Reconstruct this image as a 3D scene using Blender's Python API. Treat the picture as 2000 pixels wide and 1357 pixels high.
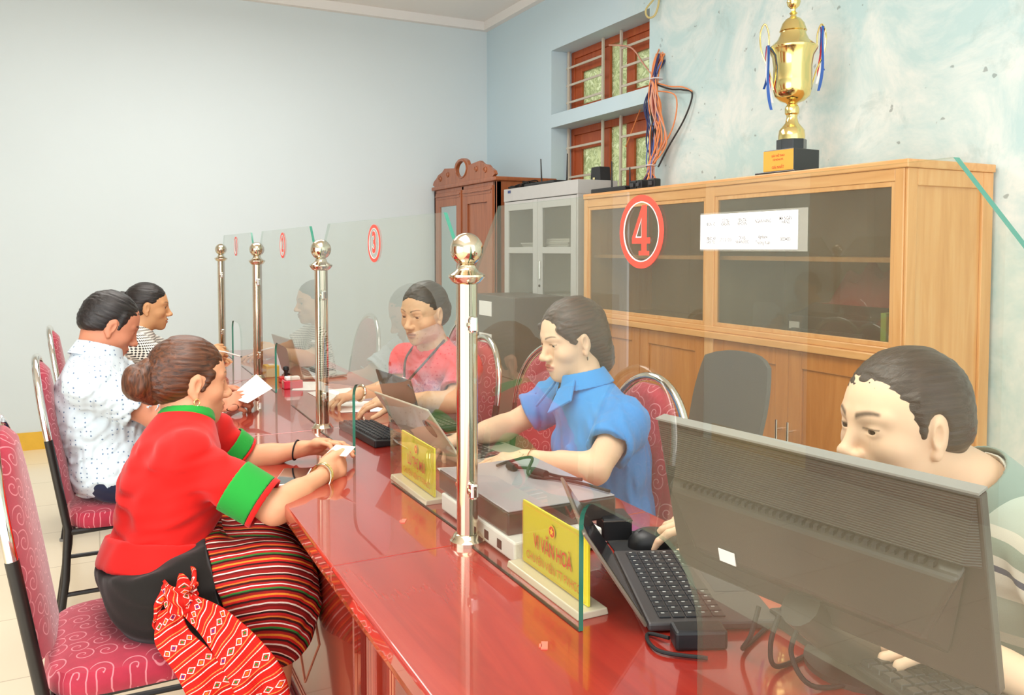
import bpy, bmesh, math, random
import numpy as np
from mathutils import Vector, Matrix, Quaternion
for o in list(bpy.data.objects): bpy.data.objects.remove(o)
random.seed(7)
SC = bpy.context.scene; COL = SC.collection
R = math.radians
# ---------------------------------------------------------------- camera
FPX, YAW, PITCH, CAMZ = 1618.0, R(26.8), R(2.6), 1.36
CY = 487 + FPX*math.tan(PITCH)
cam = bpy.data.cameras.new('camera'); camo = bpy.data.objects.new('camera', cam); COL.objects.link(camo)
camo.location = (0, 0, CAMZ); camo.rotation_euler = (math.pi/2-PITCH, 0, -YAW)
cam.sensor_width = 36; cam.lens = FPX/2000*36; cam.shift_y = -(678.5-CY)/2000; cam.clip_start = .02
SC.camera = camo
# ---------------------------------------------------------------- light
SC.view_settings.view_transform = 'Standard'; SC.view_settings.look = 'None'
SC.view_settings.gamma = 1; SC.view_settings.use_curve_mapping = False; SC.view_settings.exposure = 1.12
w = bpy.data.worlds.new('daylight'); SC.world = w; w.use_nodes = True
bg = w.node_tree.nodes['Background']; bg.inputs[0].default_value = (.93, .97, 1, 1); bg.inputs[1].default_value = 1.0
def area(name, loc, rot, sx, sy, power, col=(1, 1, 1)):
    l = bpy.data.lights.new(name, 'AREA'); l.shape = 'RECTANGLE'; l.size = sx; l.size_y = sy; l.energy = power; l.color = col
    o = bpy.data.objects.new(name, l); COL.objects.link(o); o.location = loc; o.rotation_euler = rot; return o
area('ceiling_fill_light', (.2, 1.2, 3.1), (0, 0, 0), 1.4, 2.2, 34, (1, .97, .92))  # broad overhead fill lights added here, no lamp fitting is modelled
area('ceiling_fill_light', (.6, 4.4, 3.1), (0, 0, 0), 2.2, 1.4, 26, (1, .97, .92))
area('opening_fill_light', (-2.55, .25, 1.3), (0, R(-90), 0), 2.0, 3.0, 27, (1, .98, .95))  # fill light added in the wide opening to brighten the customer side
# ---------------------------------------------------------------- helpers
FW = Vector((math.sin(YAW), math.cos(YAW), 0)); RT = Vector((math.cos(YAW), -math.sin(YAW), 0)); UP = Vector((0, 0, 1))
def W(px, py, d):
    """world point seen at photo position (px,py), d metres in front of the lens (horizontal depth)"""
    a = (px-1000)/FPX; b = (CY-py)/FPX
    v = FW*(math.cos(PITCH)+b*math.sin(PITCH)) + UP*(b*math.cos(PITCH)-math.sin(PITCH)) + RT*a
    return Vector((0, 0, CAMZ)) + v*(d/v.dot(FW))
def lin(c):
    if isinstance(c, str): c = tuple(int(c[i:i+2], 16)/255 for i in (0, 2, 4))
    return tuple(x/12.92 if x <= .04045 else ((x+.055)/1.055)**2.4 for x in c[:3])
def tag(o, label=None, cat=None, group=None, kind=None):
    if label: o['label'] = label
    if cat: o['category'] = cat
    if group: o['group'] = group
    if kind: o['kind'] = kind
    return o
def thing(name, label, cat, loc=(0, 0, 0), rz=0, group=None):
    o = bpy.data.objects.new(name, None); COL.objects.link(o); o.location = loc; o.rotation_euler = (0, 0, rz)
    o.empty_display_size = .05
    return tag(o, label, cat, group)
class MB:
    def __init__(s): s.v = []; s.f = []; s.m = []; s.uv = {}; s.M = Matrix()
    def add(s, vs, fs, mi=0):
        n = len(s.v); s.v += [tuple(s.M @ Vector(v)) for v in vs]
        for f in fs: s.f.append(tuple(i+n for i in f)); s.m.append(mi)
        return s
    def box(s, x0, x1, y0, y1, z0, z1, mi=0):
        return s.add([(x0,y0,z0),(x1,y0,z0),(x1,y1,z0),(x0,y1,z0),(x0,y0,z1),(x1,y0,z1),(x1,y1,z1),(x0,y1,z1)],
                     [(3,2,1,0),(4,5,6,7),(0,1,5,4),(1,2,6,5),(2,3,7,6),(3,0,4,7)], mi)
    def hexa(s, b, t, mi=0):
        return s.add(list(b)+list(t), [(3,2,1,0),(4,5,6,7),(0,1,5,4),(1,2,6,5),(2,3,7,6),(3,0,4,7)], mi)
    def tube(s, pts, r, n=10, mi=0, closed=False):
        pts = [Vector(p) for p in pts]; N = len(pts); rr = r if isinstance(r, (list, tuple)) else [r]*N
        vs = []; up = None
        for i, p in enumerate(pts):
            if closed: t = pts[(i+1) % N]-pts[i-1]
            else: t = pts[min(i+1, N-1)]-pts[max(i-1, 0)]
            t.normalize()
            if up is None: up = t.orthogonal().normalized()
            up = (up-t*up.dot(t))
            up = up.normalized() if up.length > 1e-6 else t.orthogonal().normalized()
            q = t.cross(up)
            for k in range(n):
                a = 2*math.pi*k/n; vs.append(p+(up*math.cos(a)+q*math.sin(a))*rr[i])
        fs = []
        for i in range(N if closed else N-1):
            j = (i+1) % N
            for k in range(n): fs.append((i*n+k, i*n+(k+1) % n, j*n+(k+1) % n, j*n+k))
        if not closed: fs += [tuple(range(n-1, -1, -1)), tuple((N-1)*n+k for k in range(n))]
        return s.add(vs, fs, mi)
    def lathe(s, prof, n=24, c=(0, 0, 0), mi=0, caps=True):
        vs = []; fs = []
        for r, z in prof:
            for k in range(n):
                a = 2*math.pi*k/n; vs.append((c[0]+r*math.cos(a), c[1]+r*math.sin(a), c[2]+z))
        for i in range(len(prof)-1):
            for k in range(n): fs.append((i*n+k, i*n+(k+1) % n, (i+1)*n+(k+1) % n, (i+1)*n+k))
        if caps: fs += [tuple(range(n-1, -1, -1)), tuple((len(prof)-1)*n+k for k in range(n))]
        return s.add(vs, fs, mi)
    def prism(s, poly, fn, t0, t1, mi=0):
        """poly list of 2D points, fn(a,b,t)->3D"""
        n = len(poly)
        vs = [fn(a, b, t0) for a, b in poly]+[fn(a, b, t1) for a, b in poly]
        fs = [tuple(range(n-1, -1, -1)), tuple(range(n, 2*n))]+[(i, (i+1) % n, n+(i+1) % n, n+i) for i in range(n)]
        return s.add(vs, fs, mi)
    def build(s, name, mats, parent=None, smooth=False, bevel=0, seg=2, subsurf=0):
        me = bpy.data.meshes.new(name); me.from_pydata([tuple(v) for v in s.v], [], s.f)
        mats = mats if isinstance(mats, (list, tuple)) else [mats]
        for m in mats: me.materials.append(m)
        me.polygons.foreach_set('material_index', s.m)
        b = bmesh.new(); b.from_mesh(me); bmesh.ops.recalc_face_normals(b, faces=b.faces); b.to_mesh(me); b.free()
        o = bpy.data.objects.new(name, me); COL.objects.link(o)
        if smooth:
            me.polygons.foreach_set('use_smooth', [True]*len(me.polygons)); me.set_sharp_from_angle(angle=R(38))
        if bevel:
            m = o.modifiers.new('bevel', 'BEVEL'); m.width = bevel; m.segments = seg; m.limit_method = 'ANGLE'; m.angle_limit = R(40)
        if subsurf: m = o.modifiers.new('sub', 'SUBSURF'); m.levels = m.render_levels = subsurf
        if parent: o.parent = parent
        return o
def catmull(pts, n=8, closed=False):
    P = [Vector(p) for p in pts]; N = len(P); out = []
    for i in range(N if closed else N-1):
        a, b, c, d = (P[i-1] if closed or i else P[0]), P[i], P[(i+1) % N], (P[(i+2) % N] if closed or i+2 < N else P[-1])
        for k in range(n):
            t = k/n; out.append(.5*((2*b)+(c-a)*t+(2*a-5*b+4*c-d)*t*t+(3*b-3*c+d-a)*t**3))
    if not closed: out.append(P[-1])
    return out
def copy_tree(o, parent=None):
    c = o.copy(); COL.objects.link(c)
    if parent: c.parent = parent
    for ch in list(o.children): copy_tree(ch, c)
    return c
FONT = None
def text_mb(body, size, sx=1.0, bold=0.0, align='CENTER'):
    """flat text mesh data: list of (verts2d, faces)"""
    cu = bpy.data.curves.new('t', 'FONT'); cu.body = body; cu.size = size; cu.align_x = align; cu.align_y = 'CENTER'
    cu.offset = bold; cu.resolution_u = 3
    o = bpy.data.objects.new('t', cu); COL.objects.link(o)
    dg = bpy.context.evaluated_depsgraph_get(); me = bpy.data.meshes.new_from_object(o.evaluated_get(dg))
    vs = [(v.co.x*sx, v.co.y) for v in me.vertices]; fs = [tuple(p.vertices) for p in me.polygons]
    bpy.data.objects.remove(o); bpy.data.curves.remove(cu); bpy.data.meshes.remove(me)
    return vs, fs
# ---------------------------------------------------------------- materials
class NT:
    def __init__(s, name):
        s.m = bpy.data.materials.new(name); s.m.use_nodes = True; s.n = s.m.node_tree.nodes; s.l = s.m.node_tree.links
        s.b = s.n['Principled BSDF']; s.out = s.n['Material Output']
    def new(s, t, **kw):
        n = s.n.new(t)
        for k, v in kw.items():
            if k.startswith('i_'): n.inputs[k[2:].replace('_', ' ')].default_value = v
            elif k[0] == 'n' and k[1:].isdigit(): n.inputs[int(k[1:])].default_value = v
            else: setattr(n, k, v)
        return n
    def link(s, a, b): s.l.new(a, b)
    def co(s, scale=(1, 1, 1), rot=(0, 0, 0), kind='Object', loc=(0, 0, 0)):
        t = s.new('ShaderNodeTexCoord'); m = s.new('ShaderNodeMapping'); m.inputs['Scale'].default_value = scale
        m.inputs['Rotation'].default_value = rot; m.inputs['Location'].default_value = loc
        s.link(t.outputs[kind], m.inputs['Vector']); return m.outputs[0]
    def noise(s, vec, scale=5, detail=4, rough=.5, dist=0):
        n = s.new('ShaderNodeTexNoise', i_Scale=scale, i_Detail=detail, i_Roughness=rough, i_Distortion=dist)
        if vec: s.link(vec, n.inputs['Vector'])
        return n.outputs['Fac']
    def ramp(s, fac, stops, const=False):
        r = s.new('ShaderNodeValToRGB'); r.color_ramp.interpolation = 'CONSTANT' if const else 'LINEAR'
        e = r.color_ramp.elements
        while len(e) < len(stops): e.new(.5)
        for i, (p, c) in enumerate(stops): e[i].position = p; e[i].color = (*lin(c), 1)
        s.link(fac, r.inputs[0]); return r.outputs[0]
    def math(s, op, a, b=None, c=None):
        n = s.new('ShaderNodeMath', operation=op)
        for i, v in enumerate((a, b, c)):
            if v is None: continue
            if isinstance(v, (int, float)): n.inputs[i].default_value = v
            else: s.link(v, n.inputs[i])
        return n.outputs[0]
    def mix(s, fac, a, b, mode='MIX'):
        n = s.new('ShaderNodeMix', data_type='RGBA', blend_type=mode)
        for i, v in ((0, fac), (6, a), (7, b)):
            if isinstance(v, (int, float)): n.inputs[i].default_value = v
            elif isinstance(v, (tuple, str)): n.inputs[i].default_value = (*lin(v), 1)
            else: s.link(v, n.inputs[i])
        return n.outputs[2]
    def sep(s, vec):
        n = s.new('ShaderNodeSeparateXYZ'); s.link(vec, n.inputs[0]); return n.outputs
    def bump(s, h, strength=.3, dist=.01):
        n = s.new('ShaderNodeBump', i_Strength=strength, i_Distance=dist); s.link(h, n.inputs['Height']); s.link(n.outputs[0], s.b.inputs['Normal'])
    def col(s, c):
        if isinstance(c, (tuple, str)): s.b.inputs['Base Color'].default_value = (*lin(c), 1)
        else: s.link(c, s.b.inputs['Base Color'])
    def set(s, rough=.5, metal=0, coat=0, coatr=.05, spec=.5, sss=0, sheen=0):
        i = s.b.inputs; i['Roughness'].default_value = rough; i['Metallic'].default_value = metal
        i['Coat Weight'].default_value = coat; i['Coat Roughness'].default_value = coatr; i['Specular IOR Level'].default_value = spec
        if sss: i['Subsurface Weight'].default_value = sss; i['Subsurface Radius'].default_value = (.012, .004, .002); i['Subsurface Scale'].default_value = 1
        if sheen: i['Sheen Weight'].default_value = sheen
        return s.m
def plain(name, c, rough=.5, metal=0, coat=0, spec=.5, vary=.0, scale=20, bump=0, bs=200):
    t = NT(name)
    if vary:
        a = lin(c); f = t.noise(t.co(), scale, 5)
        t.link(t.mix(f, tuple(max(0, x*(1-vary)) for x in _s(c)), tuple(min(1, x*(1+vary)) for x in _s(c))), t.b.inputs['Base Color'])
    else: t.col(c)
    if bump: t.bump(t.noise(t.co(), bs, 3), bump, .002)
    return t.set(rough, metal, coat, spec=spec)
def _s(c): return tuple(int(c[i:i+2], 16)/255 for i in (0, 2, 4)) if isinstance(c, str) else c
def wood(name, c1, c2, c3, axis='Z', rough=.35, coat=0, coatr=.05, sc=1, spec=.5):
    t = NT(name); s = {'X': (1.2, 14, 14), 'Y': (14, 1.2, 14), 'Z': (14, 14, 1.2)}[axis]
    v = t.co(tuple(q*sc for q in s))
    n1 = t.noise(v, 1.5, 8, .6, 1.2); n2 = t.noise(v, 9, 6, .6)
    c = t.ramp(n1, [(.25, c1), (.5, c2), (.75, c3)]); c = t.mix(t.math('MULTIPLY', n2, .25), c, c1)
    t.col(c); t.bump(n2, .04, .002); return t.set(rough, 0, coat, coatr, spec)
M = {}
M['chrome'] = plain('chrome', 'e6e2da', .08, 1); M['steel'] = plain('polished steel', 'd8c9b0', .1, 1)
M['black_metal'] = plain('black painted metal', '1c1a19', .35); M['black_plastic'] = plain('black plastic', '1b1b1d', .42)
M['dark_grey'] = plain('dark grey plastic', '3c3b3d', .5); M['grey_plastic'] = plain('grey plastic', '8b8a86', .5)
M['white_plastic'] = plain('white plastic', 'e8e6de', .4); M['key'] = plain('key caps', '232427', .35)
M['silver'] = plain('silver laptop metal', 'b9b4aa', .35, .6); M['paper'] = plain('white paper', 'f8f6f2', .7, vary=.02)
M['red_sticker'] = plain('red sticker', 'ee4a3a', .5); M['gold'] = plain('gold plated', 'f2da92', .14, 1)
M['red_paint'] = plain('letter red', 'd2402c', .6); M['card_yellow'] = plain('yellow card', 'fff03c', .5, vary=.02, scale=6)
M['white_ink'] = plain('white outline', 'f6dcd6', .5); M['ink'] = plain('grey print ink', '5d5856', .7)
M['rubber'] = plain('rubber', '111111', .7)
# wall paints
def wallmat(name, c, patch=False):
    t = NT(name); v = t.co((1, 1, 1)); base = t.mix(t.noise(v, 1.3, 3), tuple(x*.975 for x in _s(c)), c)
    if patch:
        g = t.sep(v)[1]; gate = t.new('ShaderNodeMapRange'); gate.inputs[1].default_value = 4.5; gate.inputs[2].default_value = 3.9; t.link(g, gate.inputs[0])
        n = t.noise(v, 2.6, 9, .68, .6); n2 = t.noise(t.co((1, 1, 1), loc=(5, 3, 1)), 5, 9, .7, .4)
        p1 = t.ramp(n, [(.40, (0, 0, 0)), (.60, (1, 1, 1))]); p2 = t.ramp(n2, [(.56, (0, 0, 0)), (.68, (1, 1, 1))])
        base2 = t.mix(p1, 'bcd5d4', 'dfe6e1'); base2 = t.mix(t.math('MULTIPLY', p2, .45), base2, 'a9bdb9')
        sp = t.ramp(t.noise(v, 22, 2, .4), [(.73, (0, 0, 0)), (.76, (1, 1, 1))]); base2 = t.mix(t.math('MULTIPLY', sp, .55), base2, '6d7470')
        base = t.mix(gate.outputs[0], base, base2); t.bump(n, .15, .01)
    else: t.bump(t.noise(v, 60, 4), .05, .004)
    t.col(base); return t.set(.75, spec=.25)
M['wall_end'] = wallmat('pale blue end wall', 'd9e4e6'); M['wall_win'] = wallmat('blue plaster window wall', 'c9dee6', True)
M['ceil'] = plain('white ceiling', 'ece9e4', .8); M['yellow_base'] = plain('yellow baseboard paint', 'e6b63a', .6, vary=.05)
def tiles():
    t = NT('cream floor tiles'); v = t.co()
    b = t.new('ShaderNodeTexBrick', offset=0, squash=1); t.link(v, b.inputs['Vector'])
    for k, c in ((1, 'ecdcbd'), (2, 'efe0c3'), (3, 'c9b79a')): b.inputs[k].default_value = (*lin(c), 1)
    b.inputs['Scale'].default_value = 1; b.inputs['Mortar Size'].default_value = .003; b.inputs['Brick Width'].default_value = .5; b.inputs['Row Height'].default_value = .5
    n = t.noise(v, 3, 5, .6); t.col(t.mix(t.math('MULTIPLY', n, .25), b.outputs[0], 'f4e6cc')); return t.set(.18, spec=.5)
M['floor'] = tiles()
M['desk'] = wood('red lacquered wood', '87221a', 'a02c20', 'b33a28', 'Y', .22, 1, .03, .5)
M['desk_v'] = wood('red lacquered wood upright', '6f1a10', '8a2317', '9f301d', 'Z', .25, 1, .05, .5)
M['desk_edge'] = wood('orange lacquered edge', 'a03c1c', 'b44a22', 'c05a2c', 'Y', .25, .8)
M['inlay'] = plain('pale inlay line', 'd98a6a', .3)
M['wood_shelf'] = wood('honey wood', 'cf9355', 'dea466', 'e6b47a', 'Z', .35, .3)
M['wood_shelf_h'] = wood('honey wood rails', 'cf9355', 'dea466', 'e6b47a', 'Y', .35, .3)
M['wood_door'] = wood('orange wood doors', 'b06a2c', 'c27a38', 'cf8b48', 'Z', .3, .5)
M['wood_in'] = plain('shelf interior', '87744c', .6, vary=.1, scale=4)
M['wood_arm'] = wood('brown armoire wood', '8a4a28', '9f5a34', 'b26a42', 'Z', .35, .3)
M['wood_win'] = wood('window frame wood', '9a4420', 'b05228', 'bb6236', 'Z', .4)
M['cab_steel'] = plain('light grey steel', 'b9b8b4', .4, vary=.02)
def rimmat():
    t = NT('green glass edge'); t.col('35806a'); t.set(.15, coat=.5); geo = t.new('ShaderNodeNewGeometry'); tr = t.new('ShaderNodeBsdfTransparent'); tr.inputs[0].default_value = (.86, .95, .9, 1)
    mx = t.new('ShaderNodeMixShader'); t.link(t.math('MULTIPLY', geo.outputs['Backfacing'], .85), mx.inputs[0]); t.link(t.b.outputs[0], mx.inputs[1]); t.link(tr.outputs[0], mx.inputs[2]); t.link(mx.outputs[0], t.out.inputs[0]); return t.m
def glass(name, tint, veil, veilcol='cfc8b4', ior=1.5):
    t = NT(name); t.n.remove(t.b)
    tr = t.new('ShaderNodeBsdfTransparent'); tr.inputs[0].default_value = (*tint, 1)
    gl = t.new('ShaderNodeBsdfGlossy', i_Roughness=0.0); fr = t.new('ShaderNodeFresnel', i_IOR=ior)
    df = t.new('ShaderNodeBsdfDiffuse'); df.inputs[0].default_value = (*lin(veilcol), 1)
    m1 = t.new('ShaderNodeMixShader'); m2 = t.new('ShaderNodeMixShader')
    geo = t.new('ShaderNodeNewGeometry')
    if veil:
        n = t.noise(t.co(), 3, 5, .6); t.link(t.math('MULTIPLY', n, veil*2), m1.inputs[0])  # diffuse veil painted in for the bright haze reflected on the panes
    else: m1.inputs[0].default_value = 0
    t.link(tr.outputs[0], m1.inputs[1]); t.link(df.outputs[0], m1.inputs[2])
    # fresnel only for rays entering from the air side, no total reflection inside the thin pane
    f2 = t.math('MULTIPLY', fr.outputs[0], t.math('SUBTRACT', 1, geo.outputs['Backfacing']))
    t.link(f2, m2.inputs[0]); t.link(m1.outputs[0], m2.inputs[1]); t.link(gl.outputs[0], m2.inputs[2]); t.link(m2.outputs[0], t.out.inputs[0])
    return t.m
M['glass'] = glass('partition glass', (.96, .985, .965), .045, 'b3a684', ior=1.75)
M['glass_edge'] = rimmat()
M['glass_cab'] = glass('cabinet glass', (.8, .8, .78), .06, ior=1.6)
M['acrylic_clear'] = glass('clear acrylic sheet', (.98, .98, .96), .01, ior=1.3)
M['acrylic'] = glass('clear acrylic', (.95, .95, .92), .12, 'efece0')
M['acrylic_base'] = plain('frosted acrylic base', 'd9cfb6', .2, coat=.4)
# ================================================================ room
XW, YW, ZC = 3.02, 6.45, 3.27
def struct(name, mb, mat, parent=None, **k):
    o = mb.build(name, mat, parent, **k); o['kind'] = 'structure'; return o
struct('floor', MB().box(-2.6, XW+.3, -1.6, YW+.15, -.1, 0), M['floor'])
struct('ceiling', MB().box(-2.6, XW+.3, -1.6, YW+.15, ZC, ZC+.1), M['ceil'])
struct('wall_far', MB().box(-2.6, XW+.3, YW, YW+.15, 0, ZC), M['wall_end'])
WY0, WY1, WZ0, WZ1 = 4.14, 5.34, 1.35, 2.81
wr = MB(); wr.box(XW, XW+.3, -1.6, WY0, 0, ZC); wr.box(XW, XW+.3, WY1, YW, 0, ZC); wr.box(XW, XW+.3, WY0, WY1, 0, WZ0); wr.box(XW, XW+.3, WY0, WY1, WZ1, ZC)
wr.box(XW, XW+.3, WY0, WY1, 2.25, 2.345)
struct('wall_right', wr, M['wall_win'])
# left wall with a wide opening added for light, and a narrow doorway
wl = MB(); z = ZC
for y0, y1 in ((-1.6, -1.4), (1.9, 5.62), (5.9, YW)): wl.box(-2.75, -2.6, y0, y1, 0, z)
for y0, y1 in ((-1.4, 1.9), (5.62, 5.9)): wl.box(-2.75, -2.6, y0, y1, 2.35, z)
struct('wall_left', wl, M['wall_end'])
struct('baseboard_far', MB().box(-2.6, XW, YW-.012, YW, 0, .12), M['yellow_base'])
struct('baseboard_left', MB().box(-2.6, -2.588, 3.72, 4.6, 0, .12), M['yellow_base'])
for k, (a, b) in enumerate(((4.7, 5.6), (2.5, 3.7))):  # the double door is added to darken the reflection over the monitor
    d = MB().box(-2.6, -2.56, a, b, 0, 2.3); n = 1 if k == 0 else 2; w_ = (b-a)/n
    for q in range(n):
        for z0, z1 in ((.15, .95), (1.1, 2.15)): d.box(-2.56, -2.548, a+q*w_+.12, a+(q+1)*w_-.12, z0, z1)
    struct('door_%d' % (k+1), d, M['wood_arm'], bevel=.006)
struct('trim_1', MB().box(-2.6, XW, YW-.05, YW, ZC-.07, ZC).box(XW-.05, XW, -1.6, YW-.05, ZC-.07, ZC), M['ceil'])
# ================================================================ window
def window():
    x = XW+.19
    for n, (z0, z1) in enumerate(((2.345, WZ1), (WZ0, 2.25))):
        root = thing('window_%d' % (n+1), None, None, (x, (WY0+WY1)/2, z0)); root['kind'] = 'structure'
        root.rotation_euler = (0, 0, 0); h = z1-z0; hw = (WY1-WY0)/2
        fr = MB(); fr.box(-.02, .05, -hw, -hw+.04, 0, h).box(-.02, .05, hw-.04, hw, 0, h).box(-.02, .05, -hw+.04, hw-.04, h-.05, h).box(-.02, .05, -hw+.04, hw-.04, 0, .03)
        fr.build('window_frame', M['wood_win'], root, bevel=.004)
        gl = NT('frosted pane %d' % n); v = gl.co(); nn = gl.noise(v, 12, 6, .7, 1.5)
        gl.n.remove(gl.b); tr = gl.new('ShaderNodeBsdfTranslucent'); tp = gl.new('ShaderNodeBsdfTransparent'); tp.inputs[0].default_value = (.62, .66, .46, 1)
        gl.link(gl.ramp(nn, [(.3, 'a9ab86'), (.46, 'c9c9ae'), (.52, '7f8560'), (.58, 'd2d2bc')]), tr.inputs[0])
        mx = gl.new('ShaderNodeMixShader', i_Fac=.35); gl.link(tr.outputs[0], mx.inputs[1]); gl.link(tp.outputs[0], mx.inputs[2]); gl.link(mx.outputs[0], gl.out.inputs[0])
        for s0, s1 in ((-hw+.04, -.1), (.1, hw-.04)):
            sf = MB(); yy = (s0, s1)
            sf.box(-.01, .03, s0, s0+.09, .03, h-.05).box(-.01, .03, s1-.09, s1, .03, h-.05).box(-.01, .03, s0+.09, s1-.09, h-.16, h-.05).box(-.01, .03, s0+.09, s1-.09, .03, .07)
            s = sf.build('window_sash', M['wood_win'], root, bevel=.004)
            MB().box(.008, .012, s0+.09, s1-.09, .07, h-.16).build('pane', gl.m, s)
        s = MB().box(.008, .012, -.1, .1, .03, h-.05).build('pane', gl.m, root)
        bars = MB(); bx = -.06
        for yy in (-hw+.03, -.11, .11, hw-.03): bars.box(bx-.008, bx+.008, yy-.009, yy+.009, 0.001, h-.001)
        for k in range(3 if n == 0 else 4):
            zz = h*(.2+.27*k) if n == 0 else h*(.12+.24*k)
            bars.box(bx-.005, bx+.005, -hw+.002, -.11, zz-.008, zz+.008).box(bx-.005, bx+.005, .11, hw-.002, zz-.008, zz+.008)
        bars.build('security_bars', plain('cream painted bars %d' % n, 'c9bfae', .5), root, bevel=.002)
window()
# ================================================================ desks
XG = .672; POSTS = [.333, 1.533, 2.733, 3.933, 5.133]
DX0, DX1, DZ = .39, 1.12, .76
def desk(y0, y1, label):
    t = thing('counter_desk', label, 'desk', (0, 0, 0), group=None)
    g = .0015; y0 += g; y1 -= g
    top = MB().prism([(DX0, DZ-.004), (DX0+.004, DZ), (DX1, DZ), (DX1, DZ-.03), (DX0, DZ-.03)], lambda a, b, c: (a, c, b), y0, y1).build('desktop', M['desk'], t, bevel=.002)
    ed = MB().prism([(DX0+.004, DZ-.03), (DX0+.03, DZ-.03), (DX0+.03, DZ-.075), (DX0+.022, DZ-.075), (DX0+.008, DZ-.05)], lambda a, b, c: (a, c, b), y0, y1).build('edge_moulding', M['desk_edge'], t, bevel=.002)
    xf = .46
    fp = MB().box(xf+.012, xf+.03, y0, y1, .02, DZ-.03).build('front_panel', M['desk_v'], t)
    for a, b in ((y0, y0+.075), (y1-.075, y1)):
        pl = MB()
        pl.box(xf-.006, xf+.012, a, b, .02, DZ-.03)
        for k in range(4):
            yy = a+.012+k*.0155; pl.tube([(xf-.006, yy+.003, .10), (xf-.006, yy+.003, DZ-.1)], .0055, 8)
        pl.build('fluted_pilaster', M['desk_v'], t, smooth=True)
    a, b = y0+.075, y1-.075
    MB().box(xf, xf+.012, a, b, .02, .14).build('rail', M['desk_v'], t, bevel=.003)
    MB().box(xf, xf+.012, a, b, DZ-.11, DZ-.03).build('rail', M['desk_v'], t, bevel=.003)
    # inlay frame with a diamond
    il = MB(); z0, z1 = .18, DZ-.14; x = xf+.011; c = (a+b)/2; zc = (z0+z1)/2; r = .0022
    for off in (.03, .045):
        A, B, Z0, Z1 = a+off, b-off, z0+off-.03, z1-off+.03
        il.tube([(x, A, Z0), (x, B, Z0), (x, B, Z1), (x, A, Z1)], r, 6, closed=True)
    il.tube([(x, c-.16, zc), (x, c, z0+.05), (x, c+.16, zc), (x, c, z1-.05)], r, 6, closed=True)
    il.build('inlay_lines', M['inlay'], t)
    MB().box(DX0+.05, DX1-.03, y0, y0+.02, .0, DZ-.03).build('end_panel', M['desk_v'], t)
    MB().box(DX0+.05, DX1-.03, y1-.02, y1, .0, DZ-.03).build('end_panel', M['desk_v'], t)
    return t
names = ['glossy red wooden counter desk nearest the camera, holding the open dark laptop and black monitor',
         'glossy red wooden counter desk in front of the woman in blue, second from the camera',
         'glossy red wooden counter desk where the man in the pale dotted shirt sits',
         'glossy red wooden counter desk at the far end near the plain wall']
for i in range(4): desk(POSTS[i], POSTS[i+1], names[i])
# ================================================================ posts and glass
def post():
    t = thing('partition_post', '', 'post', (0, 0, 0))
    MB().lathe([(.036, 0), (.036, .008), (.031, .013), (.027, .02), (.0225, .022)], 32).build('base_flange', M['steel'], t, smooth=True)
    MB().lathe([(.0215, .02), (.0215, .535)], 32).build('pole', M['steel'], t, smooth=True)
    MB().lathe([(.0215, .53), (.030, .535), (.0375, .545), (.037, .549), (.025, .556), (.019, .562), (.018, .568), (.012, .572)], 32).build('collar', M['steel'], t, smooth=True)
    MB().lathe([(.0335*math.sin(math.pi*k/18)+.0001, .6-.0335*math.cos(math.pi*k/18)) for k in range(19)], 32).build('ball_finial', M['steel'], t, smooth=True)
    for s in (-1, 1):
        for z in (.115, .45):
            c = MB(); c.box(-.009, .009, s*.020, s*.040, z-.017, z+.017)
            o = c.build('glass_clamp', M['chrome'], t, bevel=.006, seg=3)
            MB().tube([(-.012, s*.030, z), (-.009, s*.030, z)], .005, 12).build('screw', M['steel'], o)
    return t
pl = ['round steel partition post right beside the camera at the near edge of the desks',
      'polished steel post with ball top, the largest one, between panes 4 and 3',
      'polished steel post with ball top, third in size, between the panes marked 3 and 2', 'polished steel post with ball top between the panes marked 2 and 1',
      'polished steel post with ball top at the far end, the smallest one, past pane 1']
proto = post()
for i, y in enumerate(POSTS):
    o = proto if i == 0 else copy_tree(proto)
    o.location = (XG, y, DZ); o['label'] = pl[i]; o['group'] = 'steel posts along the glass partition'
def pane(y0, y1, n0, n1, label, nz=.975, group='glass partition panes'):
    t = thing('glass_partition', label, 'glass partition', (XG, y0, DZ), group=group)
    a, b = y0+.024, y1-.024; zt = 1.44; poly = []
    poly += [(a, DZ+.001), (n0, DZ+.001)]
    def arc(cy, cz, ry, rz, a0, a1, n=8): return [(cy+ry*math.cos(R(a0+(a1-a0)*k/n)), cz+rz*math.sin(R(a0+(a1-a0)*k/n))) for k in range(n+1)]
    poly += arc(n0+.085, nz-.10, .085, .10, 180, 90); poly += arc(n1-.045, nz-.045, .045, .045, 90, 0)
    poly += [(n1, DZ+.001), (b, DZ+.001), (b, zt-.145), (y1-.155, zt), (y0+.14, zt), (a, zt-.145)]
    T = .0042
    poly = [(p-y0, q-DZ) for p, q in poly]
    # two faces of the sheet in glass, rim in green
    n = len(poly); vs = [(-T, p, q) for p, q in poly]+[(T, p, q) for p, q in poly]
    rim = [(i, (i+1) % n, n+(i+1) % n, n+i) for i in range(n)]
    o = MB().add(vs, [tuple(range(n-1, -1, -1)), tuple(range(n, 2*n))]); o.f += rim; o.m += [1]*len(rim)
    o.build('pane', [M['glass'], M['glass_edge']], t)
    return t
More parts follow.
